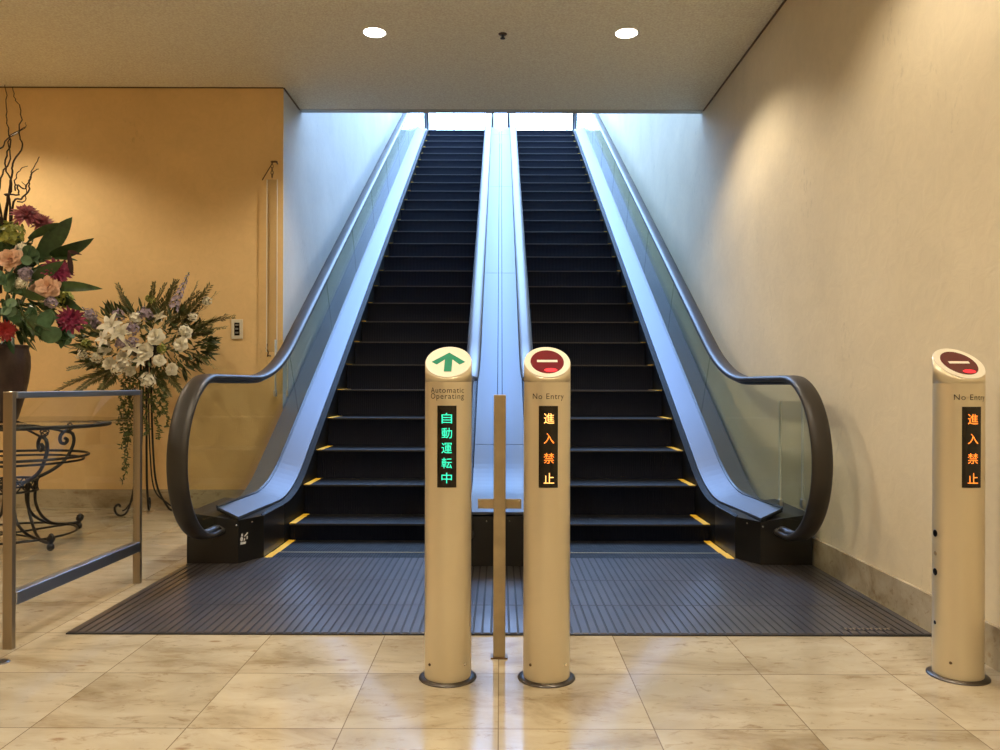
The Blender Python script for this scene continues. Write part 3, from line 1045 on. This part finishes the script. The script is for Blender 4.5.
# small floor cap at the left edge
bm = bmesh.new()
lathe(bm, [(0, .002), (.012, .003), (.022, .006), (.030, .004), (.034, 0)], (-1.895, 3.0, 0), 28)
tag(obj('floor_cap', bm, M['flange'], loc=(-1.895, 3.0, 0)), 'small round dark metal cap set in the stone floor', 'floor cap')

# ------------------------------------------------------------------ ceiling fittings
def downlight(x, y, label):
    d = thing('downlight', label, 'ceiling light', (x, y, ZC), 'recessed downlights in the lobby ceiling')
    bm = bmesh.new()
    lathe(bm, [(.078, -.0015), (.092, -.004), (.096, 0)], (x, y, ZC), 40)
    obj('rim', bm, M['lamp_rim'], d)
    bm = bmesh.new()
    lathe(bm, [(0, -.001), (.04, -.0018), (.079, -.001), (.079, -.0003), (0, -.0003)], (x, y, ZC), 40)
    obj('lens', bm, M['lamp'], d)
    ld = bpy.data.lights.new('downlight_bulb', 'SPOT')
    ld.energy = LAMP_W; ld.color = LAMP_COL
    ld.spot_size = R(133); ld.spot_blend = 0.50; ld.shadow_soft_size = 0.06
    lo = bpy.data.objects.new('downlight_bulb', ld)
    lo.location = (0, 0, -.012); lo.parent = d
    COL.objects.link(lo)
for i, (x, y) in enumerate(LAMPS):
    if y == 5.68:
        lab = 'lit round downlight in the ceiling, ' + ('the one on the left' if x < 0 else 'the one on the right')
    else:
        lab = 'lit round downlight added out of view to light the lobby'
    downlight(x, y, lab)
sp = thing('sprinkler_head', 'tiny dark sprinkler head on the ceiling between the two downlights', 'sprinkler', (.014, 5.70, ZC))
bm = bmesh.new()
lathe(bm, [(0, -.006), (.026, -.005), (.032, 0)], (.014, 5.70, ZC), 24)
obj('escutcheon', bm, M['bronze'], sp)
bm = bmesh.new()
lathe(bm, [(.010, -.005), (.009, -.022), (.004, -.028), (.018, -.030), (.018, -.033), (0, -.034)], (.014, 5.70, ZC), 20)
obj('deflector', bm, M['iron'], sp)

# ------------------------------------------------------------------ fittings on the ochre wall
sw = thing('wall_switch', 'cream switch plate with dark keys on the ochre wall', 'switch', (-2.24, YB, 1.527))
bm = bmesh.new()
rbox(bm, -2.290, -2.192, YB - .012, YB - .0007, 1.445, 1.612, .003)
obj('cover_plate', bm, M['plastic'], sw)
bm = bmesh.new()
rbox(bm, -2.262, -2.218, YB - .016, YB - .012, 1.475, 1.583, .002)
kp = obj('key_pad', bm, M['display'], sw)
for zz in (1.49, 1.523, 1.556):
    bm = bmesh.new()
    rbox(bm, -2.252, -2.228, YB - .019, YB - .016, zz, zz + .014, .001)
    obj('key', bm, M['steel_satin'], kp)

hp = thing('hanging_panel', 'tall clear acrylic panel hung on a bracket at the wall corner', 'wall panel', (-1.945, YB, 2.9))
bm = bmesh.new()
box(bm, -1.965, -1.875, YB - .100, YB - .095, 1.33, 2.78)
obj('acrylic_sheet', bm, M['acrylic_tall'], hp)
for x in (-1.965, -1.879):
    bm = bmesh.new(); box(bm, x, x + .005, YB - .102, YB - .093, 1.33, 2.78)
    obj('edge_strip', bm, M['acrylic_edge'], hp)
bm = bmesh.new()
tube(bm, [(-1.90, YB, 2.94), (-1.90, YB - .06, 2.945), (-1.915, YB - .105, 2.93)], .006)
tube(bm, [(-1.93, YB - .098, 2.93), (-1.875, YB - .098, 2.93)], .007)
tube(bm, [(-2.03, YB - .006, 2.80), (-1.91, YB - .098, 2.93)], .004)
obj('bracket', bm, M['bronze'], hp)
bm = bmesh.new()
for k in range(5):
    z = 2.92 - .027 * k
    c = Vector((-1.92, YB - .098, z))
    tube(bm, [c + Vector((.010 * math.cos(2 * PI * i / 12) if k % 2 else 0, 0 if k % 2 else .010 * math.cos(2 * PI * i / 12), .017 * math.sin(2 * PI * i / 12))) for i in range(12)], .003, 6, closed=True)
obj('chain', bm, M['bronze'], hp)
bm = bmesh.new()
tube(bm, [(-1.955, YB, 1.30), (-1.955, YB - .098, 1.30)], .005)
tube(bm, [(-1.955, YB - .097, 1.40), (-1.965, YB - .097, 1.36), (-1.948, YB - .097, 1.33), (-1.955, YB - .097, 1.29)], .005)
obj('lower_hook', bm, M['bronze'], hp)

# ------------------------------------------------------------------ wrought iron table
TC = Vector((-3.27, 5.27, 0))
tb = thing('iron_table', 'round wrought iron table with glass top behind the glass partition', 'table', TC)
bm = bmesh.new()
lathe(bm, [(0, .800), (.735, .800), (.742, .806), (.735, .812), (0, .812)], TC, 72)
obj('glass_top', bm, M['glass_clear'], tb)
bm = bmesh.new()
ring(bm, TC + Vector((0, 0, .785)), .60, .013, 72)
obj('top_ring', bm, M['iron'], tb)
bm = bmesh.new()
ring(bm, TC + Vector((0, 0, .575)), .47, .009, 64)
ring(bm, TC + Vector((0, 0, .545)), .44, .008, 64)
obj('shelf_ring', bm, M['iron'], tb)
bm = bmesh.new()
for z in (.345, .415): ring(bm, TC + Vector((0, 0, z)), .165, .008, 40)
for k in range(16):
    a0, a1 = 2 * PI * k / 16, 2 * PI * (k + 1) / 16
    for u, v in ((.345, .415), (.415, .345)):
        tube(bm, [TC + Vector((.165 * math.cos(a0), .165 * math.sin(a0), u)), TC + Vector((.165 * math.cos(a1), .165 * math.sin(a1), v))], .005, 6)
obj('lattice_collar', bm, M['iron'], tb)
def polar(a, r, z, off=0.0):
    return TC + Vector((r * math.cos(a) - off * math.sin(a), r * math.sin(a) + off * math.cos(a), z))
def spline(pts, n=6):
    out = []
    P = [Vector(p) for p in pts]
    for i in range(len(P) - 1):
        p0, p1, p2, p3 = P[max(0, i - 1)], P[i], P[i + 1], P[min(len(P) - 1, i + 2)]
        for k in range(n):
            t = k / n
            out.append(0.5 * ((2 * p1) + (p2 - p0) * t + (2 * p0 - 5 * p1 + 4 * p2 - p3) * t * t + (3 * p1 - p0 - 3 * p2 + p3) * t ** 3))
    out.append(P[-1])
    return out
for k in range(4):
    a = R((-33, 66, 150, 240)[k])
    bm = bmesh.new()
    # upper arm: scroll, belly, waist
    prof = [(.405, .672), (.425, .655), (.405, .632), (.372, .645), (.372, .690), (.415, .722), (.470, .690), (.470, .615), (.400, .510), (.290, .445), (.170, .405)]
    tube(bm, spline([polar(a, r, z) for r, z in prof]), .012, 8)
    tube(bm, spline([polar(a, r, z) for r, z in ((.475, .70), (.33, .735), (.18, .768), (.05, .776))]), .008, 8)
    # paired lower leg rods
    for o in (-.045, .045):
        prof = [(.165, .405), (.150, .33), (.155, .24), (.20, .15), (.29, .085), (.40, .058)]
        tube(bm, spline([polar(a, r, z, o * (1 - max(0, (r - .2)) / .21)) for r, z in prof]), .010, 8)
    tube(bm, spline([polar(a, r, z) for r, z in ((.39, .060), (.47, .052), (.522, .058), (.545, .085), (.530, .105), (.512, .095))]), .012, 8)
    ball(bm, polar(a, .525, .080), .026, 10)
    ball(bm, polar(a, .520, .028), .024, 10, (1, 1, 1.05))
    obj('leg', bm, M['iron'], tb)
    bm = bmesh.new()
    for q in range(4):
        tube(bm, [polar(a, .445 + .026 * math.sin(PI * t / 10) * math.cos(q * PI / 2 + t * .45), .720 + .062 * t / 10, .026 * math.sin(PI * t / 10) * math.sin(q * PI / 2 + t * .45)) for t in range(11)], .004, 6)
    obj('basket_twist', bm, M['iron'], tb)
bm = bmesh.new()
ring(bm, TC + Vector((0, 0, .062)), .40, .008, 56)
for k in range(2):
    a = R(-30 + 90 * k)
    tube(bm, [polar(a, -.40, .060), polar(a, .40, .060)], .007, 6)
obj('stretcher', bm, M['iron'], tb)

# vase
VC = Vector((-3.36, 5.27, .812))
bm = bmesh.new()
lathe(bm, [(0, .001), (.118, .001), (.126, .008), (.140, .06), (.165, .15), (.188, .26), (.200, .36), (.199, .43), (.188, .475), (.190, .49), (.196, .498), (.19, .505), (.172, .49), (.165, .45)], VC, 48)
vs = obj('flower_vase', bm, M['vase'], loc=VC)
tag(vs, 'large dark brown clay vase standing on the iron table', 'vase')

# ------------------------------------------------------------------ flower builders (local, facing +Z)
def petal(bm, L, w, base, az, tilt, curl=0.3, n=5, mi=0, cup=0.15):
    """one petal: starts at base, leans out by tilt from +Z, turned by az"""
    rows = []
    for i in range(n + 1):
        t = i / n
        th = tilt + curl * t
        # arc
        r = L * t
        x = r * math.sin(th); z = r * math.cos(th)
        ww = w * math.sin(PI * (0.12 + 0.86 * t)) ** 0.7
        rows.append((x, z, ww))
    ca, sa = math.cos(az), math.sin(az)
    V = []
    for x, z, ww in rows:
        r3 = []
        for q in (-1, 0, 1):
            y = q * ww / 2
            xx = x - cup * abs(q) * ww * math.cos(tilt)
            zz = z + cup * abs(q) * ww * math.sin(tilt)
            r3.append(bm.verts.new((base[0] + xx * ca - y * sa, base[1] + xx * sa + y * ca, base[2] + zz)))
        V.append(r3)
    for A, B in zip(V, V[1:]):
        for k in range(2):
            f = bm.faces.new((A[k], A[k + 1], B[k + 1], B[k])); f.smooth = True; f.material_index = mi

def mum(r, rnd):
    bm = bmesh.new()
    for lay, (n, t, l) in enumerate(((16, 1.45, 1.0), (15, 1.15, .95), (13, .85, .85), (10, .5, .7), (6, .2, .55))):
        for k in range(n):
            petal(bm, r * l * rnd.uniform(.9, 1.08), r * .26, (0, 0, 0), 2 * PI * k / n + lay * .4 + rnd.uniform(-.1, .1), t + rnd.uniform(-.08, .08), .25, 4)
    ball(bm, (0, 0, r * .1), r * .25, 8)
    return bm

def rose(r, rnd):
    bm = bmesh.new()
    for lay, (n, t, l, w) in enumerate(((5, 1.30, 1.05, 1.0), (5, 1.0, 1.0, .95), (5, .66, .92, .8), (4, .36, .85, .6), (3, .12, .8, .42))):
        for k in range(n):
            petal(bm, r * l * rnd.uniform(.88, 1.08), r * w, (0, 0, -r * .25), 2 * PI * k / n + lay * .6 + rnd.uniform(-.15, .15), t + rnd.uniform(-.08, .08), .30, 5, cup=-.14)
    return bm

def lily(r, rnd):
    bm = bmesh.new()
    for k in range(6):
        petal(bm, r, r * .42, (0, 0, 0), 2 * PI * k / 6, .75 + .1 * (k % 2), .55, 6)
    for k in range(5):
        a = 2 * PI * k / 5
        tube(bm, [(0, 0, 0), (r * .16 * math.cos(a), r * .16 * math.sin(a), r * .55)], r * .02, 5)
    return bm

def florets(r, rnd, n=26):
    """rounded cluster of little four-petal florets"""
    bm = bmesh.new()
    for i in range(n):
        ph = math.acos(1 - 1.5 * (i + .5) / n); az = i * 2.39996
        d = Vector((math.sin(ph) * math.cos(az), math.sin(ph) * math.sin(az), math.cos(ph)))
        t = bmesh.new()
        for k in range(4):
            petal(t, r * rnd.uniform(.34, .55), r * .36, (0, 0, 0), PI / 2 * k + rnd.random(), rnd.uniform(.8, 1.3), .2, 3)
        q = Vector((0, 0, 1)).rotation_difference(d).to_matrix().to_4x4()
        merge(bm, t, Matrix.Translation(d * r * rnd.uniform(.55, .95)) @ q)
    ball(bm, (0, 0, 0), r * .42, 10)
    return bm

def leafblade(L, w, bend=0.5, n=8, fold=0.25):
    bm = bmesh.new()
    V = []
    for i in range(n + 1):
        t = i / n
        ww = w * math.sin(PI * min(1, .05 + .95 * t)) ** .8 * (1 - .25 * t)
        z = L * math.sin(bend * t) / max(bend, 1e-3) if bend else L * t
        x = L * (1 - math.cos(bend * t)) / max(bend, 1e-3) if bend else 0
        V.append([bm.verts.new((x + fold * abs(q) * ww * -.5, q * ww / 2, z)) for q in (-1, 0, 1)])
    for A, B in zip(V, V[1:]):
        for k in range(2):
            f = bm.faces.new((A[k], A[k + 1], B[k + 1], B[k])); f.smooth = True
    return bm

def roundleaves(r, rnd, n=7):
    """eucalyptus-like sprig of round leaves"""
    bm = bmesh.new()
    tube(bm, [(0, 0, -r), (0.1 * r, 0, 0), (0, .1 * r, r)], r * .04, 5)
    for i in range(n):
        t = bmesh.new()
        rr = r * rnd.uniform(.42, .62)
        lathe(t, [(0, 0), (rr * .5, rr * .02), (rr, rr * .12)], seg=14)
        d = Vector((rnd.uniform(-1, 1), rnd.uniform(-1, 1), rnd.uniform(.1, 1))).normalized()
        q = Vector((0, 0, 1)).rotation_difference(d).to_matrix().to_4x4()
        merge(bm, t, Matrix.Translation(Vector((rnd.uniform(-.5, .5) * r, rnd.uniform(-.5, .5) * r, -r * .5 + 1.3 * r * i / n))) @ q)
    return bm

def fern(L, rnd, w=0.09, n=26, bend=.3, droop=0.0, lw=.015):
    """feathery sprig: a stem with paired narrow leaflets"""
    bm = bmesh.new()
    pts = []
    for i in range(n + 1):
        t = i / n
        pts.append(Vector((L * (1 - math.cos(bend * t)) / bend - droop * t * t, 0, L * math.sin(bend * t) / bend)))
    tube(bm, pts, [.0035 * (1 - .7 * i / n) for i in range(n + 1)], 5)
    for i in range(3, n + 1):
        t = i / n
        l = w * (1.25 - .80 * t) * rnd.uniform(.75, 1.15)
        for sd in (-1, 1):
            a = rnd.uniform(-.5, .5)
            d = Vector((math.sin(a) * .5, sd * math.cos(a), rnd.uniform(.7, 1.1))).normalized()
            s = d.cross(Vector((1, .2, 0))).normalized() * lw / 2
            p = pts[i]
            try:
                f = bm.faces.new([bm.verts.new(q) for q in (p, p + d * l * .45 + s, p + d * l, p + d * l * .45 - s)])
            except ValueError:
                pass
    return bm

def spike(L, r, rnd):
    """delphinium spike: florets up a stem"""
    bm = bmesh.new()
    tube(bm, [(0, 0, 0), (0, 0, L)], .004, 5, mi=1)
    n = 34
    for i in range(n):
        t = i / n
        z = L * (.15 + .85 * t); rr = r * (1.05 - .8 * t)
        az = i * 2.39996
        c = Vector((rr * .6 * math.cos(az), rr * .6 * math.sin(az), z))
        tt = bmesh.new()
        for k in range(5):
            petal(tt, rr * .62, rr * .5, (0, 0, 0), 2 * PI * k / 5, 1.1, .2, 3)
        d = Vector((math.cos(az), math.sin(az), .5)).normalized()
        merge(bm, tt, Matrix.Translation(c) @ Vector((0, 0, 1)).rotation_difference(d).to_matrix().to_4x4())
    return bm

def place(name, bm, m, parent, pos, d, spin=0.0, label=None):
    """put a flower mesh (built facing +Z) at pos pointing along d, as a part of parent"""
    bmesh.ops.recalc_face_normals(bm, faces=list(bm.faces))
    me = bpy.data.meshes.new(name); bm.to_mesh(me); bm.free()
    for k in (m if isinstance(m, (list, tuple)) else [m]): me.materials.append(k)
    o = bpy.data.objects.new(name, me)
    put(o, parent, pos, d, spin)
    if label: o['label'] = label
    return o

def put(o, parent, pos, d, spin=0.0):
    q = Vector((0, 0, 1)).rotation_difference(Vector(d).normalized()).to_matrix().to_4x4() @ Matrix.Rotation(spin, 4, 'Z')
    o.matrix_local = Matrix.Translation(Vector(pos) - origin(parent)) @ q
    link(o, parent)

# ------------------------------------------------------------------ big arrangement in the vase
rnd = random.Random(11)
AC = Vector((-3.36, 5.27, 1.71))
ar = thing('flower_arrangement', 'large mixed arrangement of magenta and peach flowers in the brown vase', 'flowers', (VC.x, VC.y, VC.z + .47))
def adir(p): return (Vector(p) - (AC - Vector((0, 0, .25)))).normalized()
def spot(px, py, dd):
    """a point of the arrangement seen at px, py and dd metres behind the lens"""
    return Vector(((px - 498) * dd / 790, dd, 1.058 + (385 - py) * dd / 790))
bm = bmesh.new()
# dense foliage core: many leaves over an irregular mound
for i in range(460):
    u = Vector((rnd.gauss(0, 1), rnd.gauss(0, 1), rnd.gauss(0, 1))).normalized()
    p = AC + Vector((u.x * .37, u.y * .36, u.z * .39 - .02)) * rnd.uniform(.55, 1.0)
    t = leafblade(rnd.uniform(.09, .17), rnd.uniform(.03, .055), rnd.uniform(.3, .9), 5)
    d = (u + Vector((rnd.uniform(-.6, .6), rnd.uniform(-.6, .6), rnd.uniform(-.4, .5)))).normalized()
    merge(bm, t, Matrix.Translation(p) @ Vector((0, 0, 1)).rotation_difference(d).to_matrix().to_4x4() @ Matrix.Rotation(rnd.uniform(0, 6.28), 4, 'Z'))
for i in range(14):
    a = rnd.uniform(0, 6.28)
    tube(bm, [(VC.x + .06 * math.cos(a), VC.y + .06 * math.sin(a), VC.z + .35), (VC.x + .12 * math.cos(a), VC.y + .12 * math.sin(a), VC.z + .7), (VC.x + .2 * math.cos(a), VC.y + .2 * math.sin(a), VC.z + .95)], .006, 5)
obj('foliage', bm, M['leaf'], ar)
MUMS = [(24, 217, 5.05, .10, 'magenta_pale'), (40, 225, 5.12, .085, 'magenta_pale'), (55, 272, 4.92, .095, 'magenta'), (69, 321, 4.95, .095, 'magenta'), (3, 332, 4.88, .07, 'red_petal'), (-40, 250, 4.95, .10, 'magenta'), (-60, 310, 4.95, .09, 'magenta_pale')]
for x, y, dd, r, m in MUMS:
    p = spot(x, y, dd)
    place('chrysanthemum', mum(r, rnd), M[m], ar, p, adir(p) + Vector((0, -.5, .1)), rnd.random() * 6, label={'magenta': 'deep magenta bloom', 'magenta_pale': 'dusty pink bloom', 'red_petal': 'red bloom'}[m])
for x, y, dd, r in ((8, 259, 4.86, .075), (45, 287, 4.86, .078), (33, 291, 4.95, .05), (-30, 285, 4.85, .075)):
    p = spot(x, y, dd)
    place('rose', rose(r, rnd), M['peach'], ar, p, Vector((.15, -1, .35)), rnd.random() * 6, label='peach rose')
for x, y, dd, r, m in ((24, 276, 4.88, .045, 'lilac'), (19, 284, 4.87, .04, 'white_petal'), (49, 303, 4.88, .04, 'lilac'), (10, 235, 4.98, .075, 'lime'), (20, 250, 4.95, .04, 'white_petal'), (62, 300, 5.0, .06, 'lime')):
    p = spot(x, y, dd)
    place('floret_cluster', florets(r, rnd), M[m], ar, p, Vector((.1, -1, .3)), label={'lilac': 'lilac florets', 'white_petal': 'cream florets', 'lime': 'lime green florets'}[m])
for x, y, dd, r in ((43, 326, 4.86, .10), (5, 285, 4.86, .10), (27, 258, 4.92, .075), (32, 318, 4.9, .07), (66, 338, 4.97, .06), (10, 310, 4.84, .07)):
    p = spot(x, y, dd)
    place('eucalyptus_sprig', roundleaves(r, rnd), M['leaf_pale'], ar, p, Vector((.3, -1, .5)), rnd.random() * 6, label='round grey-green leaves')
# long lily leaves
def leaf_to(a, c, w, m, bend, name='long_leaf', label=None, spin=0):
    a, c = Vector(a), Vector(c)
    L = (c - a).length * (1 + bend * bend / 24)
    bmm = leafblade(L, w, bend, 10)
    d = c - a
    # leaf bends toward its local +X; chord leans by bend/2
    for v in bmm.verts:
        ca, sa = math.cos(bend / 2), math.sin(bend / 2)
        v.co = Vector((v.co.x * ca - v.co.z * sa, v.co.y, v.co.x * sa + v.co.z * ca))
    return place(name, bmm, m, ar, a, d, spin, label)
leaf_to(spot(36, 258, 5.0), spot(70, 218, 5.05), .13, M['leaf'], .35, spin=2.2)
leaf_to(spot(48, 256, 4.98), spot(92, 239, 4.9), .10, M['leaf'], .6, spin=2.2)
leaf_to(spot(52, 288, 4.95), spot(101, 290, 4.85), .075, M['leaf'], .7, spin=1.2)
leaf_to(spot(30, 282, 4.9), spot(62, 262, 4.85), .09, M['leaf'], .4, spin=1.8)
leaf_to(spot(70, 276, 4.95), spot(66, 250, 4.9), .035, M['leaf_purple'], .4, label='dark purple leaf', spin=2)
leaf_to(spot(66, 252, 4.9), spot(80, 256, 4.85), .025, M['leaf_purple'], .5, label='dark purple leaf', spin=1)
leaf_to(spot(60, 332, 4.95), spot(59, 350, 4.9), .05, M['leaf'], .4, spin=2)
leaf_to(spot(20, 292, 4.88), spot(45, 300, 4.8), .07, M['leaf'], .5, spin=1.5)
leaf_to(spot(30, 236, 5.1), spot(46, 232, 5.0), .05, M['leaf_purple'], .3, label='dark purple leaf', spin=1.5)
leaf_to(spot(58, 298, 5.0), spot(82, 312, 4.9), .06, M['leaf'], .5, spin=1)
leaf_to(spot(16, 300, 4.85), spot(40, 338, 4.8), .06, M['leaf'], .5, spin=2)
for x0, y0, x1, y1, w in ((30, 320, 70, 350, .06), (20, 325, 34, 352, .06), (50, 318, 78, 326, .06), (40, 300, 74, 304, .07), (8, 330, 12, 356, .06), (48, 310, 62, 345, .07), (26, 240, 58, 224, .06), (40, 262, 76, 262, .06), (0, 300, 22, 330, .07)):
    leaf_to(spot(x0, y0, 5.0), spot(x1, y1, 4.92), w, M['leaf'], rnd.uniform(.3, .7), spin=rnd.uniform(0, 6))
# curly twigs
def twig(pts, r0, name='curly_twig'):
    bmm = bmesh.new()
    P = spline(pts, 5)
    n = len(P)
    P = [p + Vector((rnd.uniform(-1, 1), rnd.uniform(-1, 1), 0)) * .006 for p in P]
    tube(bmm, P, [r0 * (1 - .7 * i / n) for i in range(n)], 6)
    return bmm
TW = [[(3, 212), (9, 185), (2, 165), (8, 145), (5, 125), (4, 105), (2, 86)],
      [(5, 208), (9, 178), (11, 165), (19, 148), (17, 135), (19, 112), (12, 100), (11, 88)],
      [(-4, 210), (-2, 180), (8, 160), (6, 140), (23, 128)],
      [(-2, 150), (8, 138), (20, 131), (24, 124)],
      [(8, 208), (3, 196), (16, 196), (14, 186), (22, 190), (28, 178), (30, 170), (38, 158)],
      [(10, 210), (20, 200), (26, 192), (27, 180), (32, 172), (35, 170)],
      [(14, 192), (12, 184), (17, 172), (24, 167)],
      [(16, 203), (22, 202), (24, 188), (19, 183)],
      [(-3, 205), (-10, 170), (-6, 140), (-14, 110), (-8, 90)],
      [(-8, 205), (-20, 175), (-16, 150), (-26, 120)]]
for i, t in enumerate(TW):
    pts = [spot(x, y, 5.22 - .012 * k) for k, (x, y) in enumerate(t)]
    if i in (0, 1, 2, 4, 5, 8, 9): pts = [Vector((VC.x + .02 * i, VC.y, VC.z + .85))] + pts
    bmm = twig(pts, .0075 if i not in (3, 6, 7) else .005)
    obj('curly_twig', bmm, M['twig'], ar)['label'] = 'dark curly willow twig'

# ------------------------------------------------------------------ iron flower stand with white arrangement
SC = Vector((-2.86, 6.38, 0))
fs = thing('flower_stand', 'tall thin black iron tripod stand by the ochre wall', 'flower stand', SC)
FEET = [(-3.00, 6.27), (-2.70, 6.53), (-2.92, 6.58)]
for i, (fx_, fy_) in enumerate(FEET):
    d = (Vector((fx_, fy_, 0)) - SC); d.z = 0; L = d.length; d.normalize()
    def q(r, z): return SC + d * r + Vector((0, 0, z))
    bm = bmesh.new()
    tube(bm, spline([q(.035, 1.30), q(.045, .95), q(.055, .60), q(.085, .25), q(L - .05, .06), q(L, .014), q(L + .04, .035), q(L + .05, .08), q(L + .025, .105), q(L + .008, .085)]), .0085, 8)
    tube(bm, spline([q(.015, 1.30), q(.022, .90), q(.035, .50), q(.070, .20), q(L - .04, .075), q(L - .005, .05)]), .006, 8)
    obj('leg', bm, M['iron'], fs)
bm = bmesh.new()
ring(bm, SC + Vector((0, 0, .93)), .046, .006, 20)
obj('brace_ring', bm, M['iron'], fs)
bm = bmesh.new()
lathe(bm, [(0, 1.27), (.09, 1.28), (.13, 1.33), (.14, 1.37), (.13, 1.37), (.08, 1.30), (0, 1.29)], SC, 28)
obj('bowl', bm, M['iron'], fs)

wa = thing('flower_arrangement', 'loose white and lilac arrangement with ferns on the tall iron stand', 'flowers', (SC.x, SC.y, 1.29))
def wdir(p): return (Vector(p) - Vector((SC.x, SC.y + .1, 1.35))).normalized()
bm = bmesh.new()
for i in range(620):
    u = Vector((rnd.gauss(0, 1.2), rnd.gauss(0, .8), rnd.gauss(0, .75)))
    u = u / max(1.0, u.length)
    p = Vector((SC.x, SC.y, 1.42)) + Vector((u.x * .50, u.y * .24, u.z * .27 - .02))
    t = leafblade(rnd.uniform(.06, .13), rnd.uniform(.018, .034), rnd.uniform(.3, .9), 4)
    d = (u + Vector((rnd.uniform(-.6, .6), rnd.uniform(-.6, .4), rnd.uniform(-.5, .6)))).normalized()
    merge(bm, t, Matrix.Translation(p) @ Vector((0, 0, 1)).rotation_difference(d).to_matrix().to_4x4() @ Matrix.Rotation(rnd.uniform(0, 6.28), 4, 'Z'))
obj('foliage', bm, M['leaf_mid'], wa)
for x, y, dd, r in ((153, 337, 6.05, .072), (178, 345, 6.1, .062), (169, 370, 6.08, .055), (106, 364, 6.1, .055), (142, 352, 6.05, .07), (120, 358, 6.08, .05), (157, 361, 6.06, .05), (101, 349, 6.15, .06), (184, 333, 6.2, .05), (128, 372, 6.1, .045)):
    p = spot(x, y, dd)
    place('rose', rose(r, rnd), M['white_petal'], wa, p, Vector((rnd.uniform(-.3, .3), -1, .25)), rnd.random() * 6, label='creamy white rose')
for x, y, dd, r in ((110, 328, 6.05, .12), (118, 334, 6.06, .10), (104, 340, 6.08, .09), (130, 349, 6.05, .08), (140, 362, 6.04, .07), (158, 318, 6.2, .06)):
    p = spot(x, y, dd)
    place('lily', lily(r, rnd), M['white_petal'], wa, p, Vector((rnd.uniform(-.5, .3), -1, .4)), rnd.random() * 6, label='open white lily')
for x, y, dd, r, m in ((144, 315, 6.15, .055, 'lilac'), (131, 330, 6.08, .05, 'lilac'), (119, 344, 6.05, .045, 'lilac'), (116, 316, 6.2, .05, 'lilac'), (146, 381, 6.06, .06, 'white_petal'), (116, 370, 6.06, .05, 'white_petal'), (88, 316, 6.1, .05, 'lilac'), (205, 302, 6.25, .035, 'white_petal'), (191, 318, 6.2, .035, 'white_petal'), (134, 320, 6.12, .05, 'white_petal'), (182, 331, 6.15, .045, 'white_petal'), (95, 358, 6.15, .045, 'white_petal'), (148, 300, 6.2, .035, 'lime'), (131, 343, 6.05, .04, 'lilac'), (124, 364, 6.05, .05, 'white_petal'), (85, 345, 6.2, .04, 'lime'), (80, 356, 6.2, .04, 'white_petal'), (160, 350, 6.1, .04, 'lime')):
    p = spot(x, y, dd)
    place('floret_cluster', florets(r, rnd, 20), M[m], wa, p, Vector((0, -1, .3)), label={'lilac': 'lilac florets', 'white_petal': 'white florets', 'lime': 'green buds'}[m])
for (x0, y0, x1, y1, r) in ((168, 315, 187, 273, .045), (98, 330, 80, 308, .04)):
    a, c = spot(x0, y0, 6.15), spot(x1, y1, 6.15)
    place('delphinium', spike((c - a).length, r, rnd), [M['lilac'], M['leaf']], wa, a, c - a, label='lilac delphinium spike')
for (x0, y0, x1, y1, w) in ((140, 335, 112, 290, .085), (140, 335, 124, 297, .07), (150, 330, 169, 280, .09), (148, 325, 158, 284, .07), (165, 335, 210, 292, .10), (170, 335, 226, 312, .09), (170, 345, 213, 362, .08), (168, 340, 218, 322, .09), (120, 365, 52, 385, .08), (118, 362, 66, 366, .07), (115, 355, 78, 345, .07), (165, 355, 188, 385, .07), (150, 365, 165, 398, .07), (115, 372, 98, 392, .07), (160, 330, 192, 290, .09), (170, 330, 205, 300, .09), (150, 322, 148, 282, .06), (175, 330, 217, 300, .10), (172, 325, 200, 287, .09), (176, 335, 224, 322, .08), (178, 340, 205, 330, .09), (160, 322, 176, 286, .09), (128, 318, 118, 288, .08), (122, 374, 62, 378, .08), (112, 368, 74, 390, .07), (116, 346, 86, 330, .08), (172, 352, 206, 372, .07), (160, 366, 178, 395, .08), (140, 372, 132, 400, .08)):
    a, c = spot(x0, y0, 6.32), spot(x1, y1, 6.2 + rnd.uniform(-.1, .15))
    place('fern_sprig', fern((c - a).length * 1.02, rnd, w, 30, .25), M['leaf_olive'], wa, a, c - a, rnd.uniform(-.6, .6) + PI / 2 * rnd.choice((0, 2)), label='feathery olive fern')
# trailing vines hanging beside the stand
for (x0, x1, ylow) in ((128, 124, 470), (134, 128, 440), (122, 118, 425), (138, 146, 436), (150, 158, 440), (131, 122, 485), (156, 160, 415), (160, 166, 428), (126, 121, 448), (144, 152, 412)):
    bm = bmesh.new()
    n = 34
    for i in range(n + 1):
        t = i / n
    P = [spot(x0 + (x1 - x0) * (i / n) + 1.5 * math.sin(i * .7), 372 + (ylow - 372) * i / n, 6.16) for i in range(n + 1)]
    tube(bm, P, .003, 5)
    for p in P[1:]:
        for k in range(3):
            t = leafblade(rnd.uniform(.024, .042), .018, .4, 3)
            d = Vector((rnd.uniform(-1, 1), rnd.uniform(-1, .6), rnd.uniform(-.8, .3))).normalized()
            merge(bm, t, Matrix.Translation(p) @ Vector((0, 0, 1)).rotation_difference(d).to_matrix().to_4x4())
    obj('trailing_vine', bm, M['vine'], wa)
